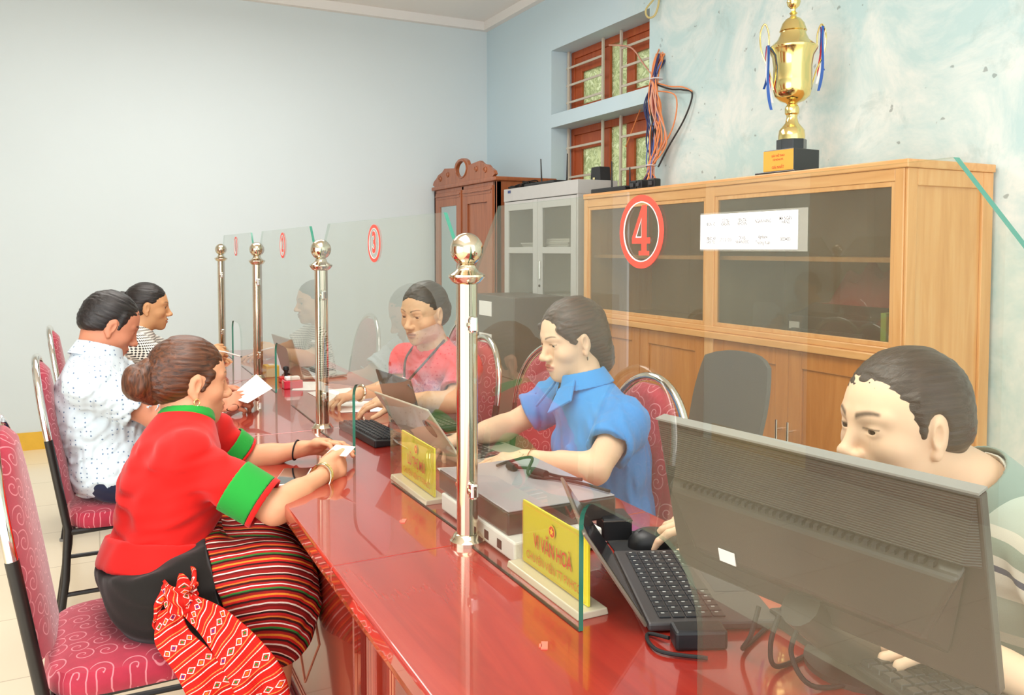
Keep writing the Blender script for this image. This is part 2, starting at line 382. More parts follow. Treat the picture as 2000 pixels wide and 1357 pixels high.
def ring_number(t, y, z, num, y0):
    r = .05; x = -.0062; k = 40; cy, cz = y-y0, z-DZ
    def ring(r0, r1, xx, name, mat):
        vs = []; fs = []
        for i in range(k):
            a = 2*math.pi*i/k
            for rr, dx in ((r0, 0), (r1, 0), (r0, -.0012), (r1, -.0012)): vs.append((xx+dx, cy+rr*math.cos(a), cz+rr*math.sin(a)))
        for i in range(k):
            j = (i+1) % k; fs += [(4*i, 4*i+1, 4*j+1, 4*j), (4*i+2, 4*j+2, 4*j+3, 4*i+3), (4*i+1, 4*i+3, 4*j+3, 4*j+1), (4*i, 4*j, 4*j+2, 4*i+2)]
        return MB().add(vs, fs).build(name, mat, t)
    ring(r-.0085, r, x, 'number_ring', M['red_sticker']); ring(r-.0105, r-.009, x, 'ring_outline', M['white_ink'])
    if num == '4':
        OUT = [(.002, .036), (.013, .036), (.013, -.008), (.021, -.008), (.021, -.016), (.013, -.016), (.013, -.026), (.019, -.026), (.019, -.032), (-.005, -.032), (-.005, -.026), (.001, -.026), (.001, -.016), (-.021, -.016), (-.021, -.008)]
        IN = [(.001, .020), (.001, -.008), (-.0135, -.008)]
        def grow(p, e):
            n = len(p); o = []
            for i in range(n):
                a, b, c = Vector(p[i-1]), Vector(p[i]), Vector(p[(i+1) % n]); d1 = (b-a).normalized(); d2 = (c-b).normalized()
                n1 = Vector((d1.y, -d1.x)); n2 = Vector((d2.y, -d2.x)); m = (n1+n2).normalized(); o.append(tuple(b-m*e/max(.4, m.dot(n1))))
            return o
        for nm, m, e, xx in (('numeral_outline', M['white_ink'], .0016, x), ('numeral', M['red_sticker'], 0, x-.0006)):
            o_ = grow(OUT, -e); i_ = grow(IN, -e)
            pts2 = o_[:1]+[o_[0]]+o_[1:]
            # keyhole polygon: outer loop, jump to the hole, back again
            bmx = bmesh.new(); ov = [bmx.verts.new((xx, cy-a, cz+b)) for a, b in o_]; iv = [bmx.verts.new((xx, cy-a, cz+b)) for a, b in i_]
            es = [bmx.edges.new((L[k], L[(k+1) % len(L)])) for L in (ov, iv) for k in range(len(L))]
            bmesh.ops.triangle_fill(bmx, edges=es, use_beauty=True); me = bpy.data.meshes.new(nm); bmx.to_mesh(me); bmx.free(); me.materials.append(m)
            ob = bpy.data.objects.new(nm, me); COL.objects.link(ob); ob.parent = t
    else:
        for nm, m, bold, xx in (('numeral_outline', M['white_ink'], .0035, x), ('numeral', M['red_sticker'], .0018, x-.0008)):
            vs, fs = text_mb(num, .078, .85, bold)
            MB().add([(xx, cy-a, cz+b) for a, b in vs], fs).build(nm, m, t)
info = [('large glass partition pane marked with a red number 4 and a white paper notice', .805, 1.09, '4', .928),
        ('glass partition pane marked with a red number 3, between the two nearest steel posts', 2.02, 2.34, '3', 2.129),
        ('glass partition pane marked with a red number 2', 3.22, 3.52, '2', 3.32), ('glass partition pane marked with a red number 1 at the far end', 4.42, 4.72, '1', 4.52)]
PANE = []
for i, (lab, n0, n1, num, yy) in enumerate(info):
    t = pane(POSTS[i], POSTS[i+1], n0, n1, lab); PANE.append(t)
    if i == 1:   # this sheet sits slightly askew in its clamps
        t.rotation_euler = (0, 0, R(1.4)); t.location.x += .6*math.sin(R(1.4))
    ring_number(t, yy, 1.384 if i == 0 else 1.376, num, POSTS[i])
# ================================================================ honey wood shelf cabinet
def shelf_cabinet():
    t = thing('shelf_cabinet', 'long honey wood cabinet with glass doors above and wooden doors below, under the gold trophy', 'cabinet', (2.53, 3.02, 0))
    X0, X1, Y0, Y1, H = 0, .47, -1.05, 1.06, 1.675; ws, wh = M['wood_shelf'], M['wood_shelf_h']
    for y0, y1 in ((Y0, Y0+.025), (Y1-.025, Y1)):
        MB().box(X0, X1, y0, y1, .0, H-.03).build('side_panel', ws, t, bevel=.002)
    fr = MB(); y = Y0   # framed end towards the camera
    fr.box(X0, X0+.05, y-.012, y, 0, H-.03).box(X1-.06, X1, y-.012, y, 0, H-.03).box(X0+.05, X1-.06, y-.012, y, H-.09, H-.03).box(X0+.05, X1-.06, y-.012, y, 0, .12)
    fr.build('end_frame', ws, t, bevel=.003)
    MB().box(X0-.012, X1, Y0-.02, Y1, H-.03, H).build('top_board', wh, t, bevel=.004)
    MB().box(X1-.012, X1, Y0+.025, Y1-.025, .1, H-.03).build('back_board', M['wood_in'], t)
    MB().box(X0+.03, X1-.012, Y0+.025, Y1-.025, .97, 1.0).box(X0+.03, X1-.012, Y0+.025, Y1-.025, .08, .11).box(X0+.04, X1-.012, -.035, -.02, 1.0, H-.03).build('inner_boards', M['wood_in'], t)
    MB().box(X0+.05, X1-.012, Y0+.025, Y1-.025, 1.312, 1.33).build('shelf', ws, t)
    for a, b in ((Y0, Y0+.038), (-.06, 0.0), (Y1-.038, Y1)): MB().box(X0-.006, X0+.02, a, b, .0, H-.03).build('stile', ws, t, bevel=.003)
    mb = MB().box(X0-.03, X0+.03, Y0, Y1, .955, .985); mb.box(X0-.012, X0+.02, Y0, Y1, .985, 1.01); mb.build('sill_rail', wh, t, bevel=.004)
    MB().box(X0-.004, X0+.02, Y0+.038, Y1-.038, H-.075, H-.03).build('top_rail', wh, t, bevel=.003)
    for a, b in ((Y0+.038, -.06), (0, Y1-.038)):
        m = (a+b)/2
        d = MB(); z0, z1 = 1.01, H-.075; e = .018
        d.box(X0, X0+.018, a, a+e, z0, z1).box(X0, X0+.018, b-e, b, z0, z1).box(X0, X0+.018, a+e, b-e, z0, z0+e).box(X0, X0+.018, a+e, b-e, z1-e, z1)
        o = d.build('glass_door', ws, t, bevel=.002)
        MB().box(X0+.007, X0+.011, a+e, b-e, z0+e, z1-e).build('pane', M['glass_cab'], o)
    for a, b in ((Y0+.038, Y0+.53), (Y0+.532, -.06), (0, .512), (.514, Y1-.038)):
        z0, z1, e = .1, .95, .07
        d = MB(); d.box(X0, X0+.02, a, a+e, z0, z1).box(X0, X0+.02, b-e, b, z0, z1).box(X0, X0+.02, a+e, b-e, z0, z0+e).box(X0, X0+.02, a+e, b-e, z1-e, z1).box(X0+.01, X0+.016, a+e, b-e, z0+e, z1-e)
        o = d.build('wooden_door', M['wood_door'], t, bevel=.004)
        s = b-.03 if a in (Y0+.038, 0) else a+.03
        k = MB(); k.tube([(X0, s, .62), (X0-.03, s, .62)], .005, 10); k.tube([(X0-.03, s, .58), (X0-.03, s, .66)], .006, 10); k.build('handle', M['chrome'], o, smooth=True)
    MB().box(X0+.02, X1-.02, Y0+.03, Y1-.03, 0, .08).build('plinth', ws, t)
    return t
shelf_cabinet()
def arch_name(n): return n
# items inside the cabinet
t = thing('printer', 'dark flat printer lying behind the glass on the lower shelf of the honey cabinet', 'printer', (2.78, 2.35, 1.0))
mb = MB(); mb.prism([(-.17, 0), (.17, 0), (.17, .13), (-.02, .135), (-.1, .10), (-.17, .09)], lambda a, b, c: (a, c, b), -.24, .24); mb.build('printer_body', M['black_plastic'], t, bevel=.008)
MB().box(-.19, -.165, -.16, .2, .02, .035).build('paper_tray', M['dark_grey'], t, bevel=.002)
MB().box(-.174, -.1705, .17, .225, .03, .06).build('label_sticker', M['paper'], t)
t = MB().box(-.012, .012, -.07, .07, 0, .13)
o = t.build('notebook', plain('lime green cover', '9cc24a', .6), None, bevel=.002); o.location = (2.62, 2.065, 1.0); o.rotation_euler = (0, 0, R(90)); tag(o, 'lime green notebook standing at the right end of the cabinet shelf', 'notebook')
t = thing('cloth_bundle', 'crumpled dark red cloth lying on top of the dark printer', 'cloth', (2.80, 2.30, 1.136))
mb = MB(); n = 26
vs = []; fs = []
for i in range(n+1):
    for j in range(n+1):
        u, v = i/n*2-1, j/n*2-1; r = math.hypot(u, v*.95); h = max(0, 1-r*r)**.6
        vs.append((u*.11, v*.2, .13*h*(1+.25*math.sin(7*u+3*v)+.2*math.sin(11*v-4*u))+.001))
for i in range(n):
    for j in range(n): fs.append((i*(n+1)+j, (i+1)*(n+1)+j, (i+1)*(n+1)+j+1, i*(n+1)+j+1))
mb.add(vs, fs).build('cloth_folds', plain('dark red cloth', '9c3330', .7, bump=.3, bs=60), t, smooth=True)
# ================================================================ steel cabinet
def steel_cabinet():
    t = thing('steel_cabinet', 'light grey steel cabinet with two glazed doors, next to the carved armoire', 'cabinet', (2.533, 4.645, 0))
    c = M['cab_steel']; D, HW, H = .277, .485, 1.77
    b = MB(); b.box(0, D, -HW, -HW+.015, .06, H-.05).box(0, D, HW-.015, HW, .06, H-.05).box(D-.01, D, -HW+.015, HW-.015, .06, H-.05).box(0, D, -HW, HW, 0, .06)
    b.build('body', c, t, bevel=.002)
    MB().box(-.004, D, -HW-.002, HW+.002, H-.085, H).build('top_panel', c, t, bevel=.003)
    MB().box(.03, D-.01, -HW+.015, HW-.015, 1.345, 1.36).box(.03, D-.01, -HW+.015, HW-.015, .9, .915).build('shelves', c, t)
    for s in (-1, 1):
        a, e = (-HW+.012, -.002) if s < 0 else (.002, HW-.012)
        d = MB(); z0, z1 = .08, H-.09
        d.box(-.006, .014, a, a+.06, z0, z1).box(-.006, .014, e-.06, e, z0, z1).box(-.006, .014, a+.06, e-.06, z1-.06, z1).box(-.006, .014, a+.06, e-.06, 1.335, 1.375).box(-.006, .014, a+.06, e-.06, z0, .9)
        o = d.build('cabinet_door', c, t, bevel=.002)
        MB().box(.002, .006, a+.06, e-.06, 1.375, z1-.06).box(.002, .006, a+.06, e-.06, .9, 1.335).build('pane', M['glass_cab'], o)
        if s < 0:
            h = MB(); h.box(-.016, -.006, e-.045, e-.02, 1.17, 1.29); h.build('handle', M['chrome'], o, bevel=.004)
            MB().tube([(-.006, e-.03, 1.13), (-.012, e-.03, 1.13)], .008, 12).build('lock', M['black_metal'], o)
    o = MB().box(-.0055-.0015, -.0042-.0015, .38, .42, H-.03, H-.012).build('maker_mark', plain('blue mark', '31437a', .5), t)
    return t
steel_cabinet()
for k, (y, z, dz, n) in enumerate(((4.82, 1.36, .035, 'white'), (4.48, 1.36, .06, 'cream'), (4.55, .915, .16, 'white'), (4.85, .915, .12, 'grey'))):
    mb = MB(); q = 0
    while q < dz: mb.box(-.1+random.uniform(-.01, .01), .1, -.14, .14+random.uniform(-.01, .01), q, q+.010); q += .0115
    lab = ['low stack of white papers on the upper shelf of the steel cabinet, left door side', 'thicker stack of white papers on the upper shelf of the steel cabinet, right door side',
           'tall stack of papers on the lower shelf of the steel cabinet, right door side', 'stack of papers on the lower shelf of the steel cabinet, left door side'][k]
    o = mb.build('paper_stack', M['paper']); o.location = (2.68, y, z); tag(o, lab, 'papers', 'papers in the steel cabinet')
# ================================================================ armoire
def armoire():
    t = thing('wooden_armoire', 'brown wooden armoire with carved crown, mirrored left door and panelled right door', 'armoire', (2.52, 5.82, 0))
    w = M['wood_arm']; HW, D, H = .59, .48, 1.84
    b = MB(); b.box(0, D, -HW, -HW+.03, .05, H).box(0, D, HW-.03, HW, .05, H).box(D-.015, D, -HW+.03, HW-.03, .05, H).box(0, D, -HW+.03, HW-.03, H-.03, H).box(0, D, -HW+.03, HW-.03, .05, .1)
    b.build('carcass', w, t, bevel=.003)
    MB().box(-.02, D, -HW-.015, HW+.015, H, H+.03).build('cornice', w, t, bevel=.008)
    MB().box(0, .04, -HW, -HW+.05, 0, H).box(0, .04, HW-.05, HW, 0, H).box(0, .04, -.02, .02, .05, H).build('front_stiles', w, t, bevel=.004)
    for s in (-1, 1):
        a, e = (-HW+.05, -.02) if s < 0 else (.02, HW-.05); f = .085; z0, z1 = .1, H-.03
        d = MB(); d.box(-.01, .02, a, a+f, z0, z1).box(-.01, .02, e-f, e, z0, z1).box(-.01, .02, a+f, e-f, z0, z0+.1).box(-.01, .02, a+f, e-f, z1-.11, z1)
        for k in range(2):
            g = .012*k; d.box(-.018+.004*k, -.01, a+.01+g, e-.01-g, z1-.03-.022*k, z1-.018-.022*k)
        o = d.build('armoire_door', w, t, bevel=.004)
        if s > 0:
            mm = MB().box(0, .006, a+f, e-f, z0+.1, z1-.11).build('mirror', plain('old mirror', 'c9d6d6', .06, 1), o)
        else: MB().box(.002, .01, a+f, e-f, z0+.1, z1-.11).build('door_panel', w, o, bevel=.003)
        MB().tube([(-.01, e-.04 if s < 0 else a+.04, .95), (-.03, e-.04 if s < 0 else a+.04, .95)], .009, 12).build('knob', M['gold'], o, smooth=True)
    # carved crown: outline with a hole, y from left(+) to right(-)
    hz = H+.03
    half = [(-.59, .0), (-.59, .03), (-.55, .055), (-.5, .07), (-.46, .10), (-.43, .085), (-.38, .11), (-.33, .135), (-.29, .12), (-.25, .10), (-.2, .125), (-.17, .09), (-.14, .115), (-.11, .155), (-.06, .175), (0, .18)]
    out = half+[(-a, b) for a, b in reversed(half[:-1])]
    hole = [(.095*math.cos(2*math.pi*k/24), .098+.058*math.sin(2*math.pi*k/24)) for k in range(24)]
    n = len(out)
    mb = MB(); x0, x1 = -.012, .012
    # stitch outline to hole by angle
    m = 60; vs = []
    def rayhit(poly, c, ang):
        best = None; dx, dz = math.cos(ang), math.sin(ang)
        for i in range(len(poly)):
            (ax, az), (bx, bz) = poly[i], poly[(i+1) % len(poly)]; ex, ez = bx-ax, bz-az
            den = dx*ez-dz*ex
            if abs(den) < 1e-9: continue
            tt = ((ax-c[0])*ez-(az-c[1])*ex)/den; uu = ((ax-c[0])*dz-(az-c[1])*dx)/den
            if tt > 0 and -1e-6 <= uu <= 1+1e-6 and (best is None or tt > best): best = tt
        return (c[0]+dx*best, c[1]+dz*best)
    c = (0, .098); m = 160
    for k in range(m):
        a = 2*math.pi*(k+.5)/m; o_ = rayhit(out, c, a); i_ = (.095*math.cos(a), .098+.058*math.sin(a))
        for xx in (x0, x1): vs += [(xx, -o_[0], hz+o_[1]), (xx, -i_[0], hz+i_[1])]
    fs = []
    for k in range(m):
        j = (k+1) % m; A = 4*k; B = 4*j
        fs += [(A, A+1, B+1, B), (A+2, B+2, B+3, A+3), (A, B, B+2, A+2), (A+1, A+3, B+3, B+1)]
    mb.add(vs, fs); mb.build('carved_crown', w, t)
    sc = MB()
    for s in (-1, 1):
        for cy, cz, r in ((s*.43, .055, .025), (s*.27, .075, .022)):
            MB().tube([(x0-.003, cy+r*(1-k/22)*math.cos(k*.6), hz+cz+r*(1-k/22)*math.sin(k*.6)) for k in range(18)], .005, 6).build('scroll_carving', w, t, smooth=True)
    rg = [(x0-.002, .102*math.cos(2*math.pi*k/32), hz+.098+.065*math.sin(2*math.pi*k/32)) for k in range(32)]
    sc.tube(rg, .006, 8, closed=True); sc.build('hole_moulding', w, t, smooth=True)
    return t
armoire()
# ================================================================ things on the cabinets
def router(loc, rz, label, ants, w=.2):
    t = thing('router', label, 'router', loc, rz)
    MB().box(-.07, .07, -w/2, w/2, .0, .028).build('router_body', M['black_plastic'], t, bevel=.006)
    for y, lean, h in ants:
        a = MB().tube([(.05, y, .02), (.05, y+lean*.1, .05), (.05, y+lean*h, h)], [.006, .0055, .0035], 10)
        a.build('antenna', M['black_plastic'], t, smooth=True)
    return t
router((2.66, 4.75, 1.77), 0, 'flat black router with two tall antennas on the grey steel cabinet', [(-.16, -.04, .2), (.16, .12, .2)], .4)
mb = MB()
for k in range(7): mb.tube([(2.6+.05*math.cos(a/3+k)+.01*k, 5.05+.09*math.sin(a/3)-.01*k, 1.776+.007*k+.004*math.sin(a+k)) for a in range(19)], .004, 6, closed=True)
o = mb.build('cable_coil', M['rubber'], smooth=True); tag(o, 'coiled black cable lying at the left end of the grey steel cabinet top', 'cable')
t = thing('network_box', 'small black box with a yellow label standing on the grey steel cabinet top', 'network box', (2.74, 4.24, 1.77))
MB().prism([(-.055, 0), (.055, 0), (.045, .085), (-.045, .085)], lambda a, b, c: (c, a, b), -.04, .04).build('box_body', M['black_plastic'], t, bevel=.006)
MB().box(-.0425, -.0405, .0, .02, .01, .022).build('label_sticker', plain('pale label', 'd9cf9a', .6), t)
router((2.62, 3.88, 1.675), 0, 'flat black router with one upright antenna on the left end of the honey wood cabinet', [(.13, .02, .19), (-.05, .03, .14)], .34)
for k, (y, rz) in enumerate(((3.66, 8), (3.60, -5), (3.5, 12))):
    t = thing('power_adapter', ['black plug-in adapter beside the cable bundle, leftmost of the three on the honey cabinet', 'black plug-in adapter between two others on the honey cabinet', 'black plug-in adapter farthest right on the honey cabinet, clear of the cables'][k], 'adapter', (2.59, y, 1.675), R(rz), 'black adapters on the honey cabinet')
    MB().box(-.025, .025, -.024, .024, 0, .05).build('adapter_body', M['black_plastic'], t, bevel=.006)
    MB().box(-.035, -.025, -.012, .012, .015, .035).build('plug', M['dark_grey'], t, bevel=.002)
# cable bundle
cols = {'orange': 'e48a52', 'navy': '2f3565', 'black': '26211f', 'pink': 'd9a08a', 'red': '9c4a3c', 'white': 'd9d4d6', 'blue': '5a6fb0'}
CM = {k: plain(k+' cable sheath', v, .5) for k, v in cols.items()}
t = thing('cable_bundle', 'tangled bundle of orange, blue and black network cables hanging from the window to the cabinet', 'cable bundle', (2.92, 3.98, 1.68))
rr = random.Random(3)
seq = ['orange']*12+['navy']*6+['black']*4+['pink']*5+['red']*3+['blue']*3
by = {}
for i, c in enumerate(seq):
    j = lambda s: rr.uniform(-s, s)
    spread = .09 if c in ('orange', 'pink') else .05; off = {'navy': .06, 'orange': -.03, 'pink': -.04}.get(c, 0)
    pts = [(.22+j(.03), .17+j(.1), .90+j(.12)), (.08+j(.02), .03+j(.03), .80+j(.04)), (.03+j(.02), 0.01+j(.02), .68+j(.02)), (.02+j(.02), off+j(spread*.7), .5+j(.03)),
           (.02+j(.02), off*.6+j(spread), .33+j(.04)), (.0+j(.015), j(.02), .17+j(.02)), (-.03+j(.03), j(.06), .06+j(.02)), (-.1+j(.05), j(.14), .004+.01)]
    if i % 3: pts = pts[1:] if i % 3 == 1 else pts
    by.setdefault(c, []).append([tuple(p) for p in pts])
for c, L in by.items():
    mb = MB()
    for pts in L: mb.tube(catmull(pts, 6), .0042, 6)
    mb.build(c+'_cables', CM[c], t, smooth=True)
mb = MB()
mb.tube(catmull([(.04, .0, .64), (.06, -.1, .6), (.07, -.2, .58), (.08, -.27, .545), (.07, -.22, .42), (.05, -.1, .27), (.03, -.03, .16)], 8), .005, 8)
mb.build('loop_cable', CM['black'], t, smooth=True)
mb = MB(); mb.tube(catmull([(.04, .0, .65), (.06, -.1, .615), (.07, -.2, .595), (.08, -.27, .56)], 8), .004, 8); mb.tube(catmull([(.03, -.02, .6), (.05, -.16, .55), (.05, -.15, .4), (.03, -.06, .25)], 8), .004, 8)
mb.build('loop_cable', CM['orange'], t, smooth=True)
mb = MB(); mb.tube(catmull([(.25, .62, .36), (.2, .35, .62), (.18, .2, .74), (.1, .05, .82)], 8), .004, 8); mb.build('stray_cable', CM['orange'], t, smooth=True)
mb = MB(); mb.tube(catmull([(.2, .75, 1.05), (.2, .5, .98), (.16, .3, .83), (.06, .06, .70)], 8), .005, 8); mb.build('stray_cable', CM['pink'], t, smooth=True)
mb = MB(); mb.tube([(.04+.036*math.cos(a/3), .008+.036*math.sin(a/3), .675) for a in range(19)], .004, 6, closed=True); mb.tube([(.0+.03*math.cos(a/3), .03*math.sin(a/3), .17) for a in range(19)], .004, 6, closed=True); mb.build('cable_tie', CM['white'], t)
# loose yellow cable loop high on the wall
mb = MB(); mb.tube(catmull([W(1300, -60, 4.98), W(1282, -10, 4.97), W(1262, 18, 4.96), W(1266, 34, 4.96), W(1280, 28, 4.95), W(1288, -5, 4.95), W(1290, -60, 4.96)], 8), .006, 8)
o = mb.build('wall_cable', plain('yellowed cable', 'c9b77a', .5), smooth=True); tag(o, 'yellowed cable looping down the wall above the window corner', 'cable')
# ================================================================ trophy
def trophy():
    t = thing('gold_trophy', 'tall gold lidded cup trophy with ribbons on the honey wood cabinet', 'trophy', (2.66, 2.63, 1.675), R(5))
    b = M['black_plastic']; g = M['gold']
    bp = plain('black lacquer base', '1d1f22', .2, coat=.5)
    MB().box(-.105, .105, -.105, .105, 0, .012).build('base_plate', bp, t, bevel=.003)
    MB().box(-.08, .08, -.08, .08, .012, .105).build('plinth', bp, t, bevel=.003)
    MB().lathe([(.062, .105), (.062, .15)], 8).build('plinth_cap', bp, t, bevel=.002)
    MB().box(-.0825, -.0805, -.078, .078, .016, .101).build('plaque', plain('gold plaque', 'f0b044', .4, coat=.3), t)
    prof = [(.055, .15), (.055, .166), (.052, .19), (.043, .202), (.028, .22), (.022, .243), (.023, .254), (.029, .26), (.03, .28), (.026, .292), (.02, .298), (.025, .305), (.05, .314), (.072, .333), (.081, .367), (.080, .40), (.079, .455), (.085, .50), (.098, .526), (.101, .532), (.101, .537)]
    prof0 = [(.05, .15), (.05, .165), (.048, .185), (.04, .195), (.026, .21), (.02, .23), (.021, .24), (.026, .245), (.027, .262), (.024, .272), (.018, .278), (.022, .284), (.045, .292), (.063, .31), (.069, .34),
            (.068, .37), (.067, .42), (.072, .46), (.082, .485), (.084, .49), (.084, .494)]
    MB().lathe(prof, 40).build('cup', g, t, smooth=True)
    lid = [(.082, .494), (.074, .503), (.055, .52), (.044, .545), (.043, .553), (.047, .557), (.044, .565), (.038, .585), (.026, .602), (.012, .61), (.009, .618), (.014, .624), (.008, .632), (.008, .64), (.02, .652), (.024, .668), (.018, .684), (.006, .695), (.0005, .705)]
    lid = [(r*1.2, .537+(z-.494)*1.1) for r, z in lid]
    MB().lathe(lid, 40).build('lid', g, t, smooth=True)
    q = Vector((math.cos(R(-20)), math.sin(R(-20)), 0))
    rb = plain('red ribbon', 'd0283c', .6); bl = plain('blue ribbon', '2457a8', .6); wh = plain('white ribbon', 'f0ecec', .6)
    ax = Vector((.85, -.53, 0))
    for s in (-1, 1):
        pts = [ax*s*.078+UP*.36, ax*s*.10+UP*.44, ax*s*.132+UP*.52, ax*s*.138+UP*.595, ax*s*.12+UP*.635, ax*s*.104+UP*.60, ax*s*.101+UP*.54]
        MB().tube(catmull(pts, 8), .0035, 8).build('handle', g, t, smooth=True)
        top = (.545 if s < 0 else .625)
        for k, m in enumerate((bl, wh, rb, bl)):
            a0 = ax*s*(.106 if s < 0 else .122)+Vector((.53, .85, 0))*(.006*k-.01)
            L = .27-.03*k; vs = []; fs = []; n = 14
            for i in range(n+1):
                u = i/n; c = a0+ax*s*(.02*math.sin(u*3+k)*u+.012*(k-1.5)*u)+UP*(top-L*u); wv = ax*(.0055)+Vector((.53, .85, 0))*.003*math.sin(u*6+k)
                vs += [c-wv, c+wv, c+wv+Vector((.0008, .0008, 0)), c-wv+Vector((.0008, .0008, 0))]
            for i in range(n):
                for e in range(4): fs.append((4*i+e, 4*i+(e+1) % 4, 4*i+4+(e+1) % 4, 4*i+4+e))
            fs += [(0, 1, 2, 3), (4*n+3, 4*n+2, 4*n+1, 4*n)]
            MB().add(vs, fs).build('ribbon', m, t, smooth=True)
    for txt, z, s in (('GIẢI THỂ THAO', .078, .012), ('CÚP BÓNG ĐÁ', .062, .010), ('GIẢI NHẤT', .03, .016)):
        vs, fs = text_mb(txt, s, .8, .0002)
        MB().add([(-.0832, -a, z+b_) for a, b_ in vs], fs).build('engraving', M['red_paint'], t)
trophy()
# ================================================================ chairs
def swirl(name, ax):
    t = NT(name); v = t.co((1, 1, 1)); s = t.sep(v); cb = t.new('ShaderNodeCombineXYZ')
    t.link(s[ax[0]], cb.inputs[0]); t.link(s[ax[1]], cb.inputs[1]); v = cb.outputs[0]
    sc = t.new('ShaderNodeVectorMath', operation='SCALE'); sc.inputs['Scale'].default_value = 19; t.link(v, sc.inputs[0])
    vo = t.new('ShaderNodeTexVoronoi', feature='F1', voronoi_dimensions='2D', i_Scale=1, i_Randomness=.6); t.link(sc.outputs[0], vo.inputs['Vector'])
    df = t.new('ShaderNodeVectorMath', operation='SUBTRACT'); t.link(sc.outputs[0], df.inputs[0]); t.link(vo.outputs['Position'], df.inputs[1])
    d = t.sep(df.outputs[0]); ang = t.math('ARCTAN2', d[1], d[0])
    ph = t.math('SUBTRACT', t.math('MULTIPLY', vo.outputs['Distance'], 20), ang)
    sn = t.math('SINE', ph); ln = t.ramp(sn, [(.80, (0, 0, 0)), (.93, (1, 1, 1))])
    cut = t.math('LESS_THAN', vo.outputs['Distance'], .52)
    base = t.ramp(t.noise(t.co(), 40, 4), [(.3, '9c1030'), (.7, 'ab1637')])
    t.col(t.mix(t.math('MULTIPLY', ln, t.math('MULTIPLY', cut, .75)), base, 'd98a92')); t.bump(t.noise(t.co(), 300, 2), .15, .001)
    return t.set(.75, sheen=.3)
M['fab_seat'] = swirl('red swirl upholstery seat', (0, 1)); M['fab_back'] = swirl('red swirl upholstery back', (1, 2))
def chair(label, loc, rz=0):
    t = thing('banquet_chair', label, 'chair', loc, rz, 'red banquet chairs')
    def bx(z): return -.205-.09*max(0, z-.42)/.56
    def hw(z):
        if z < .72: return .19+.012*(z-.42)/.3
        u = (z-.72)/.265; return .202*math.sqrt(max(0, 1-u**2.4))
    # chrome arch from z=.73 up
    zs = [.73+.255*math.sin(k/14*math.pi/2) for k in range(15)]
    pts = [(bx(z), -hw(z), z) for z in zs]+[(bx(z), hw(z), z) for z in reversed(zs[:-1])]
    MB().tube(pts, .0125, 12).build('chrome_arch', M['chrome'], t, smooth=True)
    for s in (-1, 1):
        MB().tube([(bx(z), s*hw(z), z) for z in (.73, .6, .5, .42)]+[(-.215, s*.195, .25), (-.25, s*.2, .012)], .0135, 12).build('leg', M['black_metal'], t, smooth=True)
        MB().tube([(.15, s*.15, .425), (.2, s*.165, .36), (.215, s*.185, .2), (.225, s*.19, .012)], .0125, 12).build('leg', M['black_metal'], t, smooth=True)
        for xx, yy in ((-.25, s*.2), (.225, s*.19)): MB().lathe([(.018, 0), (.018, .012)], 12, (xx, yy, 0)).build('foot_cap', M['grey_plastic'], t)
        MB().tube([(-.222, s*.195, .2), (.21, s*.185, .2)], .008, 8).build('stretcher', M['black_metal'], t)
    MB().tube([(-.222, -.195, .2), (-.222, .195, .2)], .008, 8).build('stretcher', M['black_metal'], t)
    MB().tube([(-.19, -.19, .41), (.17, -.17, .41), (.17, .17, .41), (-.19, .19, .41)], .011, 8, closed=True).build('seat_frame', M['black_metal'], t)
    # seat cushion, rounded D shape
    out = []
    for k in range(40):
        a = 2*math.pi*k/40; c, s_ = math.cos(a), math.sin(a); e = .45
        out.append((.005+.215*math.copysign(abs(c)**e, c), .215*math.copysign(abs(s_)**e, s_)))
    vs = []; fs = []; lv = [(.97, .418), (1.0, .43), (1.0, .452), (.96, .468), (.8, .478), (.4, .482)]
    for q, z in lv:
        for x, y in out: vs.append((x*q, y*q, z))
    n = 40
    for i in range(len(lv)-1):
        for k in range(n): fs.append((i*n+k, i*n+(k+1) % n, (i+1)*n+(k+1) % n, (i+1)*n+k))
    fs += [tuple(range(n-1, -1, -1)), tuple((len(lv)-1)*n+k for k in range(n))]
    MB().add(vs, fs).build('seat', M['fab_seat'], t, smooth=True)
    # back cushion
    vs = []; fs = []; nz, ny = 22, 10
    for side in (0, 1):
        for i in range(nz+1):
            z = .50+(.965-.50)*math.sin(i/nz*math.pi/2)**1.0 if i else .5
            wd = max(.012, min(hw(min(z+.012, .98))-.016, .172 if z < .6 else .19))
            for j in range(ny+1):
                u = j/ny*2-1; th = .026*(1-abs(u)**4)*min(1, (.97-z)/.04+.2)+.004
                vs.append((bx(z)+(th if side else -th*.6)+.004, u*wd, z))
    m = (nz+1)*(ny+1)
    for side in (0, 1):
        for i in range(nz):
            for j in range(ny): a = side*m+i*(ny+1)+j; fs.append((a, a+1, a+ny+2, a+ny+1))
    for i in range(nz):
        for j in (0, ny): a = i*(ny+1)+j; fs.append((a, a+ny+1, a+ny+1+m, a+m))
    for j in range(ny):
        for i in (0, nz): a = i*(ny+1)+j; fs.append((a, a+1, a+1+m, a+m))
    MB().add(vs, fs).build('backrest', M['fab_back'], t, smooth=True)
    return t
c0 = chair('red patterned chrome-arched chair that the woman in the red top sits on', (.095, 2.13, 0), 0)
CH = [('red patterned chair with chrome arch under the man in the pale dotted shirt', .11, 3.31, 0), ('red patterned chair with chrome arch under the woman in the checked blouse facing the desk', .10, 4.55, 0),
      ('red patterned chair behind the woman in the blue shirt', 1.17, 1.98, 180), ('red patterned chair under the woman with the red and lilac top', 1.19, 3.2, 180), ('empty red patterned chair at the staff side, left of the woman in blue', 1.37, 2.74, 200),
      ('red patterned chair under the man in the striped polo shirt', 1.40, .86, 165), ('empty red patterned chair at the staff side opposite the far pane', 1.45, 4.0, 180)]
